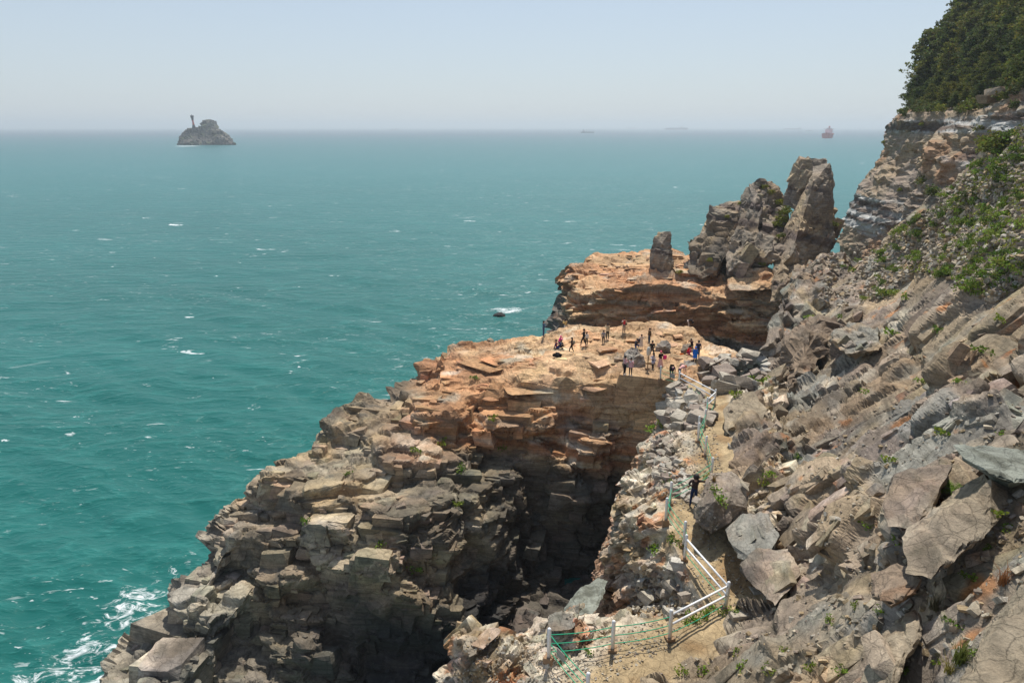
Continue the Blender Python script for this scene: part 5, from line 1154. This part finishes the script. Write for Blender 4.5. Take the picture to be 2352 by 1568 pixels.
    if hair == 'curly': blob("curly_hair", he + up * .0 + [0, -.03, 0], (.165, .15, .16), HAIR)
    # face: nose and ears
    f_ = [tube([he + [0, .088, .02], he + [0, .118, -.012], he + [0, .09, -.03]], [.012, .018, .014], 5)] + [tube([he + [s_ * .095, 0, -.03], he + [s_ * .11, -.005, .0], he + [s_ * .095, 0, .03]], [.01, .018, .01], 5) for s_ in (-1, 1)]
    link("face", poly_mesh("face", f_, SKIN, True), o)
    pe = np.array(J['pel'])
    def cone(name, z0, z1, r0, r1, c, k=14, ctr=(0, 0)):
        V = []; 
        for zz, rr in ((z0, r0), ((z0 + z1) / 2, (r0 + r1) / 2 * 1.03), (z1, r1)):
            for j in range(k): q = 2 * math.pi * j / k; w_ = 1 + .06 * math.sin(5 * q + zz * 3) * (rr > .2); V.append((ctr[0] + rr * w_ * math.cos(q), ctr[1] + rr * w_ * .8 * math.sin(q), zz))
        F_ = [(i * k + j, i * k + (j + 1) % k, (i + 1) * k + (j + 1) % k, (i + 1) * k + j) for i in range(2) for j in range(k)]
        link(name, poly_mesh(name, [(np.array(V), F_)], cloth(c), True), o)
    if skirt: cone("skirt", pe[2] + .08, skirt[1], .14, skirt[2], skirt[0], ctr=(pe[0], pe[1]))
    if coat: cone("coat", 1.32, coat[1], .19, .24, coat[0])
    return o
def bag(o, local, size, col, name, lab, strap=True):
    mw = Matrix.Rotation(o.rotation_euler.z, 3, 'Z'); p = Vector(o.location) + mw @ (Vector(local) * o.scale[0])
    parts = [box((0, 0, 0), size)]
    v, f = parts[0]; me = bpy.data.meshes.new(name); bm = bmesh.new()
    bv = [bm.verts.new(x) for x in v]
    for q in f: bm.faces.new([bv[k] for k in q])
    bmesh.ops.bevel(bm, geom=list(bm.edges), offset=min(size) * .28, segments=2, affect='EDGES'); bm.to_mesh(me); bm.free(); me.materials.append(cloth(col))
    e = empty(name, p, o.rotation_euler.z); tag(e, lab, "bag"); link("bag_body", me, e)
    link("strap", poly_mesh("strap", [tube([(-size[0] * .3, 0, size[2] * .45), (0, 0, size[2] * .5 + .14), (size[0] * .3, 0, size[2] * .45)], [.012] * 3, 5)], cloth(col)), e)
BLK, NAVY, JEAN, DENIM = (.015, .015, .018), (.02, .025, .06), (.035, .06, .14), (.06, .11, .19)
person(1299,747,16.5, "man in a yellow top and white shorts photographing at the far corner of the platform", 'photo', 320, 1.78, (.72,.50,.20), (.80,.76,.72), arms=(.72,.50,.20), legs='skin')
person(1248,781,16.2, "man dressed all in blue denim standing at the seaward edge", 'phone', 75, 1.72, DENIM, (.05,.08,.16))
person(1278,801,16.3, "man in a red and blue jacket sitting with legs stretched out", 'sit', 95, 1.72, (.55,.02,.03), (.03,.07,.25), arms=(.03,.04,.14))
person(1285,793,16.3, "person in a pink jacket crouching between two companions", 'crouch', 80, 1.5, (.80,.03,.24), (.03,.07,.25), hat=(.80,.03,.24))
person(1292,795,16.3, "child in dark grey crouching at the right of the seated group", 'crouch', 260, 1.45, (.10,.10,.10), BLK)
w6 = person(1313,811,16.3, "woman in black walking with a small grey backpack", 'walk', 285, 1.62, (.03,.028,.035), (.015,.012,.015), (.5,.06,.10), hair='long')
bag(w6, (0, -.22, 1.22), (.26, .16, .38), (.24, .24, .19), "backpack", "grey olive backpack on the back of the walking woman in black")
person(1340.6,785,16.4, "man in a black jacket and trousers walking beside a child in white", 'walk', 300, 1.78, BLK, (.02,.015,.02), (.25,.08,.04))
person(1347,790,16.4, "child in a white hooded top and black trousers", 'stand', 200, 1.38, (.72,.70,.66), BLK, (.6,.6,.6))
person(1385.4,790.5,16.4, "girl in a grey cardigan standing beside the person in beige", 'stand', 170, 1.45, (.25,.25,.27), BLK, (.5,.2,.1), hair='long')
person(1394.8,783,16.5, "person in a beige coat with legs apart taking a picture", 'photo', 340, 1.70, (.62,.50,.32), BLK, (.7,.7,.7), coat=((.62,.50,.32), .95))
w11 = person(1432,775,16.5, "person in a white shirt and red waistcoat taking a photograph", 'photo', 175, 1.66, (.50,.03,.04), (.20,.17,.17), arms=(.60,.50,.46))
bag(w11, (-.22, .02, 1.0), (.22, .14, .2), (.03,.03,.03), "waist_bag", "small black bag at the hip of the person in the red waistcoat")
person(1461.5,798.5,16.5, "photographer in a dark jacket crouching with blue trousers", 'crouch', 165, 1.66, (.05,.055,.07), (.03,.07,.25), (.3,.6,.1))
w13 = person(1472,804,16.5, "woman in a long pale dress with a dark red scarf", 'photo', 185, 1.60, (.62,.55,.48), (.60,.54,.48), (.15,.04,.04), hair='long', skirt=((.62,.55,.48), .42, .23))
bag(w13, (.24, -.05, 1.08), (.22, .12, .28), (.03,.04,.10), "shoulder_bag", "navy shoulder bag of the woman in the long pale dress")
person(1491,785,16.6, "man in a brown jacket and jeans standing alone at the back", 'stand', 250, 1.74, (.11,.07,.035), (.05,.07,.11))
person(1497,814,16.6, "man in a dark jacket over grey standing with feet wide apart", 'wide', 170, 1.76, (.02,.022,.025), (.03,.035,.05), (.3,.02,.02))
w16 = person(1581.6,752,17.2, "person in a black top and pale trousers bending down on the far rock ledge", 'deep', 100, 1.65, BLK, (.66,.52,.46), (.75,.72,.7))
w17 = person(1602,824,16.9, "man in a navy jacket standing behind the blue raincoat", 'stand', 215, 1.78, NAVY, (.025,.03,.05))
person(1595.5,833,16.9, "person in a bright blue hooded raincoat", 'stand', 180, 1.55, (.01,.14,.62), NAVY, hat=(.01,.14,.62), coat=((.01,.14,.62), .55))
person(1566,809,16.8, "child in orange sitting against the split rock", 'sit', 200, 1.2, (.75,.18,.04), (.6,.15,.05))
person(1580,814,16.8, "person in a red jacket sitting by the split rock", 'crouch', 120, 1.5, (.70,.02,.02), (.5,.04,.15))
person(1587,814,16.8, "person in black with a red scarf sitting right of the red jacket", 'crouch', 230, 1.5, (.03,.01,.015), BLK)
person(1434,862,16.7, "man in a pale pink shirt leaning to his companion before the big boulder", 'phone', 130, 1.74, (.72,.45,.45), (.02,.015,.02), (.65,.65,.65))
w23 = person(1448,863,16.7, "woman in a pink cardigan over white beside the man in pink", 'photo', 215, 1.64, (.74,.72,.72), (.02,.015,.02), (.65,.65,.65), arms=(.75,.42,.42), hair='long', coat=((.75,.42,.42), .85))
w24 = person(1497.8,871,17, "woman in a navy and white striped dress with black leggings", 'phone', 300, 1.62, (.05,.06,.22), BLK, (.55,.55,.6), hair='long', arms=(.06,.08,.28))
M_STR = new_mat("striped_cloth"); _m, _n, _l, _b = M_STR; _g = _n.new("ShaderNodeTexCoord"); _s = _n.new("ShaderNodeSeparateXYZ"); _l.new(_g.outputs["Object"], _s.inputs[0])
_q = _n.new("ShaderNodeMath"); _q.operation = 'MULTIPLY'; _q.inputs[1].default_value = 9.5; _l.new(_s.outputs["Z"], _q.inputs[0]); _r = _n.new("ShaderNodeMath"); _r.operation = 'FRACT'; _l.new(_q.outputs[0], _r.inputs[0])
_t = _n.new("ShaderNodeMath"); _t.operation = 'GREATER_THAN'; _t.inputs[1].default_value = .5; _l.new(_r.outputs[0], _t.inputs[0]); _x = _n.new("ShaderNodeMix"); _x.data_type = 'RGBA'; _x.inputs["A"].default_value = (.04,.05,.22,1); _x.inputs["B"].default_value = (.72,.72,.76,1)
_l.new(_t.outputs[0], _x.inputs["Factor"]); _l.new(_x.outputs["Result"], _b.inputs["Base Color"])
w24.data.materials[0] = _m; w24.data.materials[4] = _m
_me = poly_mesh("dress", [tube([(0, 0, .98), (0, 0, .8), (0, 0, .66)], [.16, .18, .19], 14)], _m, True); link("dress", _me, w24)
bag(w24, (.22, -.08, .95), (.34, .14, .30), (.45,.42,.40), "shoulder_bag", "grey and black shoulder bag of the striped woman")
w25 = person(1515.8,847,16.9, "woman in a pink headscarf and black top with a long pale pink skirt", 'phone', 165, 1.64, (.02,.012,.012), (.72,.42,.38), hat=(.80,.16,.22), skirt=((.74,.44,.40), .18, .30))
bag(w25, (-.38, .1, 1.12), (.36, .12, .36), (.72,.02,.20), "handbag", "square bright pink bag held by the woman in the pink headscarf")
person(1541.8,868,17.1, "person dressed in black with a patterned scarf behind the rope", 'bend', 180, 1.62, (.02,.015,.02), (.02,.015,.02), (.12,.08,.06), hat=(.10,.04,.08), coat=((.02,.015,.02), .78))
w27 = person(1561,876,17.2, "person in a pale pink jacket and orange hat bending over the boulder", 'bend', 75, 1.62, (.78,.42,.38), NAVY, hat=(.75,.17,.05))
person(1592,1160,20, "climber in a dark brown top and blue jeans reaching out to the big boulder", 'climb', 12, 1.70, (.045,.030,.028), (.02,.035,.09), (.03,.03,.05), hair='curly', fingers=True)
e_ = place(1280, 824, 16.3); b_ = empty("black_bag", e_); tag(b_, "black bag lying alone on the orange platform", "bag")
class _O: pass
def lying_bag():
    bm = bmesh.new(); bmesh.ops.create_icosphere(bm, subdivisions=3, radius=.3)
    for v in bm.verts: v.co = Vector((v.co.x * 1.5, v.co.y * .8, max(v.co.z * .75, -.1))) + v.normal * .05 * math.sin(v.co.x * 21 + v.co.y * 17)
    me = bpy.data.meshes.new("bag_body"); bm.to_mesh(me); bm.free(); me.materials.append(cloth(BLK)); link("bag_body", me, b_).location = (0, 0, .1)
    link("strap", poly_mesh("strap", [tube([(-.3, 0, .2), (-.1, .05, .38), (.25, 0, .22)], [.02] * 3, 5)], cloth(BLK)), b_)
lying_bag()
# ------------------------------------------------------------------ islet, beacon and ships
def islet():
    hs = [[(409,334,1480),(409.6,321,1480),(422,315,1485),(431,297,1500),(454,296,1505),(470,300,1500),(500,305,1500),(505,334,1480),(450,336,1465)],
          [(455,300,1500),(463,291,1505),(466.4,279,1510),(473.7,277,1512),(480,281,1514),(484,281,1515),(495.5,281,1515),(498,289,1512),(504,300,1505),(506,330,1485),(450,330,1485),(482,300,1492)],
          [(495,300,1505),(505,300,1505),(515,305,1500),(524,312,1495),(534,331,1480),(543,334.5,1478),(480,335,1475),(500,318,1480)]]
    V = []; Fx = []; o = 0
    for P in hs:
        pts = [D(*p) for p in P]; cx = np.mean([p[0] for p in P]); pts += [D(cx + (p[0] - cx) * .75, p[1] + 1.5, p[2] + 60) for p in P]; pts = [np.array([q[0], q[1], max(q[2], -3)]) for q in pts]
        v, f = hull(pts); V.append(v); Fx.append(f + o); o += len(v)
    def ci(p, n, hs_, m):
        c = mix(np.tile(C(.085, .075, .066), (len(p), 1)), np.tile(C(.19, .165, .14), (len(p), 1)), sm(fbm(p * .06, 3, 4), -.1, .3)); c = mix(c, np.tile(C(.10, .12, .05), (len(p), 1)), sm(fbm(p * .08, 6, 3), .1, .3) * sm(n[:, 2], .3, .7))
        return mix(c, np.tile(DARK, (len(p), 1)), sm(p[:, 2], 4, 1.5))
    ob = rock("rocky_islet", np.concatenate(V), np.concatenate(Fx), frame(30, -60), [((24, 18, 14), 3.5, 2), ((9, 7, 6), 1.4, 1.2)], ci, T=.9, low=(30, 3), seed=90, fine=.5, blk=[((10, 7, 6), .4, (.05, .3), 9999, .2)])
    tag(ob, "distant rocky islet in the sea with a beacon tower on its left shoulder", "islet")
islet()
def beacon():
    b = D(446.3, 297.5, 1503); t = empty("beacon_tower", b); tag(t, "dark and red hourglass beacon tower on the islet", "lighthouse"); H = 29.0
    mk = simple("beacon_black", (.02, .022, .03), .6, .3); mr_ = simple("beacon_red", (.55, .05, .03), .6, .3)
    prof = [(0, 4.4), (.12, 3.2), (.26, 2.1), (.45, 1.35), (.62, 1.3), (.78, 1.9), (.93, 2.6), (1, 2.9)]
    def seg(a, b_): 
        zs = [z for z, r in prof]; rs = [r for z, r in prof]; q = np.linspace(a, b_, 7); return tube([(-1.4 * z, 0, z * H) for z in q], [1.35 * np.interp(z, zs, rs) for z in q], 14)
    link("base", poly_mesh("base", [seg(0, .32)], mk, True), t); link("shaft", poly_mesh("shaft", [seg(.32, .66)], mr_, True), t); link("head", poly_mesh("head", [seg(.66, 1.0)], mk, True), t)
    link("lantern", poly_mesh("lantern", [cyl((-1.4, 0, H), (-1.4, 0, H + 2.6), .6, 8)], mk), t)
beacon()
def ship(px, py, L, heading, hullc, label, cat, kind, height=9, beam=None):
    """heading 0 = bow to the left, 180 = to the right, 90 = towards the camera"""
    P = Z(px, py, 0); beam = beam or L * .16; e = empty("ship", P, math.radians(180 + heading)); tag(e, label, cat)
    mh = simple("hull_paint", hullc, .6, .3); mw = simple("ship_white", (.70, .70, .68), .6, .3)
    V = []; st = [(-.5, .72, 1.0), (-.44, 1, 1.0), (.30, 1, 1.0), (.42, .62, 1.12), (.5, .04, 1.22)]
    for u, wv, hv in st:
        for s_, zz, k in ((-1, hv * height, 1), (-1, -1.5, .8), (1, -1.5, .8), (1, hv * height, 1)): V.append((u * L, s_ * beam / 2 * wv * k, zz))
    F_ = [(i * 4 + j, i * 4 + (j + 1) % 4, (i + 1) * 4 + (j + 1) % 4, (i + 1) * 4 + j) for i in range(len(st) - 1) for j in range(4)] + [(3, 2, 1, 0), (16, 17, 18, 19)]
    link("hull", poly_mesh("hull", [(np.array(V), F_)], mh), e)
    def bx(name, c, s_, m): link(name, poly_mesh(name, [box(c, s_)], m), e)
    if kind == 'bulk':
        bx("bridge", (-L * .36, 0, height + 7), (L * .08, beam * .70, 14), mw); bx("bridge_wing", (-L * .36, 0, height + 14.8), (L * .03, beam * 1.02, 1.6), mw); bx("wheelhouse", (-L * .36, 0, height + 16.6), (L * .05, beam * .5, 3), mw)
        bx("funnel", (-L * .41, 0, height + 20), (L * .04, beam * .14, 9), simple("funnel_red", (.45, .05, .05), .6, .3))
        for q in (-.1, .08, .24): link("mast", poly_mesh("mast", [cyl((q * L, 0, height), (q * L, 0, height + 14), .7, 6)], mw), e)
        link("mast", poly_mesh("mast", [cyl((-L * .36, 0, height + 17), (-L * .36, 0, height + 27), .5, 6)], mw), e)
    elif kind == 'container':
        rg = np.random.RandomState(4)
        for k in range(16):
            q = -.46 + .055 * k
            if .18 < (k - 3) / 16 < .0: continue
            bx("container_stack", (q * L, 0, height + 4), (L * .048, beam * .9, 8 + rg.uniform(-1.5, 1.5)), cloth((.12, .14, .2)))
        bx("bridge", (-L * .24, 0, height + 15), (L * .09, beam * .8, 26), mw); link("mast", poly_mesh("mast", [cyl((-L * .24, 0, height + 27), (-L * .24, 0, height + 38), 1.2, 6)], mw), e)
    elif kind == 'cargo':
        bx("bridge", (L * .30, 0, height + 5), (L * .16, beam * .8, 12), mw); bx("wheelhouse", (L * .31, 0, height + 12), (L * .09, beam * .6, 3), mw)
        for q in (-.12, .08):
            link("crane", poly_mesh("crane", [cyl((q * L, 0, height - 1), (q * L, 0, height + 14), .9, 6), cyl((q * L, 0, height + 13), ((q + .1) * L, 0, height + 9), .6, 6)], simple("crane_tan", (.5, .42, .25), .7, .2)), e)
        link("mast", poly_mesh("mast", [cyl((L * .34, 0, height + 13), (L * .34, 0, height + 21), .4, 6)], mw), e)
    elif kind == 'tanker':
        bx("bridge", (-L * .38, 0, height + 9), (L * .07, beam * .8, 18), mw); bx("funnel", (-L * .44, 0, height + 10), (L * .03, beam * .3, 16), mh); link("mast", poly_mesh("mast", [cyl((-L * .38, 0, height + 17), (-L * .38, 0, height + 30), 1, 6)], mw), e)
        link("deck_pipe", poly_mesh("deck_pipe", [cyl((-L * .3, 0, height + 2), (L * .4, 0, height + 2), 1, 6)], mh), e)
    else:
        bx("cabin", (L * .15, 0, height + 1.6), (L * .18, beam * .6, 3), mw); link("mast", poly_mesh("mast", [cyl((0, 0, height), (0, 0, height + 6), .3, 6)], mh), e)
ship(1900, 317, 190, 64, (.55, .05, .05), "red hulled bulk carrier seen from ahead near the right cliff", "ship", 'bulk', 15, 35)
ship(1553, 298.3, 285, 0, (.05, .06, .10), "long dark container ship on the horizon", "ship", 'container', 16)
ship(1349, 305.4, 84, 0, (.06, .07, .10), "small cargo ship with cranes left of the container ship", "ship", 'cargo', 6)
ship(1820, 297.8, 240, 0, (.12, .12, .14), "pale tanker fading on the horizon left of the red ship", "ship", 'tanker', 12)
ship(1857, 301.3, 60, 180, (.06, .06, .07), "low dark boat between the tanker and the red ship", "boat", 'boat', 3)
ship(1838, 302.0, 25, 0, (.06, .06, .07), "tiny boat under the pale tanker", "boat", 'boat', 2)
ship(905, 298.4, 95, 0, (.06, .07, .09), "tiny faint ship on the horizon right of the islet", "ship", 'tanker', 5)
ship(1450, 295.4, 230, 180, (.2, .2, .22), "very faint ship on the horizon between the cargo ship and the container ship", "ship", 'container', 14)
# ------------------------------------------------------------------ air
def haze():
    bm = bmesh.new(); bmesh.ops.create_cube(bm, size=1)
    me = bpy.data.meshes.new("haze")
    for v in bm.verts:
        v.co = ((v.co.x) * 260000, 60000 + v.co.y * 260000, -5.2 if v.co.z < 0 else 110)
    bm.to_mesh(me); bm.free()
    m = bpy.data.materials.new("haze_air"); m.use_nodes = True; n = m.node_tree.nodes; l = m.node_tree.links
    n.remove(n["Principled BSDF"]); pv = n.new("ShaderNodeVolumePrincipled")
    pv.inputs["Color"].default_value = (.80, .90, .955, 1); pv.inputs["Density"].default_value = HAZE; pv.inputs["Anisotropy"].default_value = 0.25
    l.new(pv.outputs[0], n["Material Output"].inputs["Volume"])
    o = link("haze", me, None, m); tag(o, kind='stuff'); return o
HAZE = 0.00018
haze()
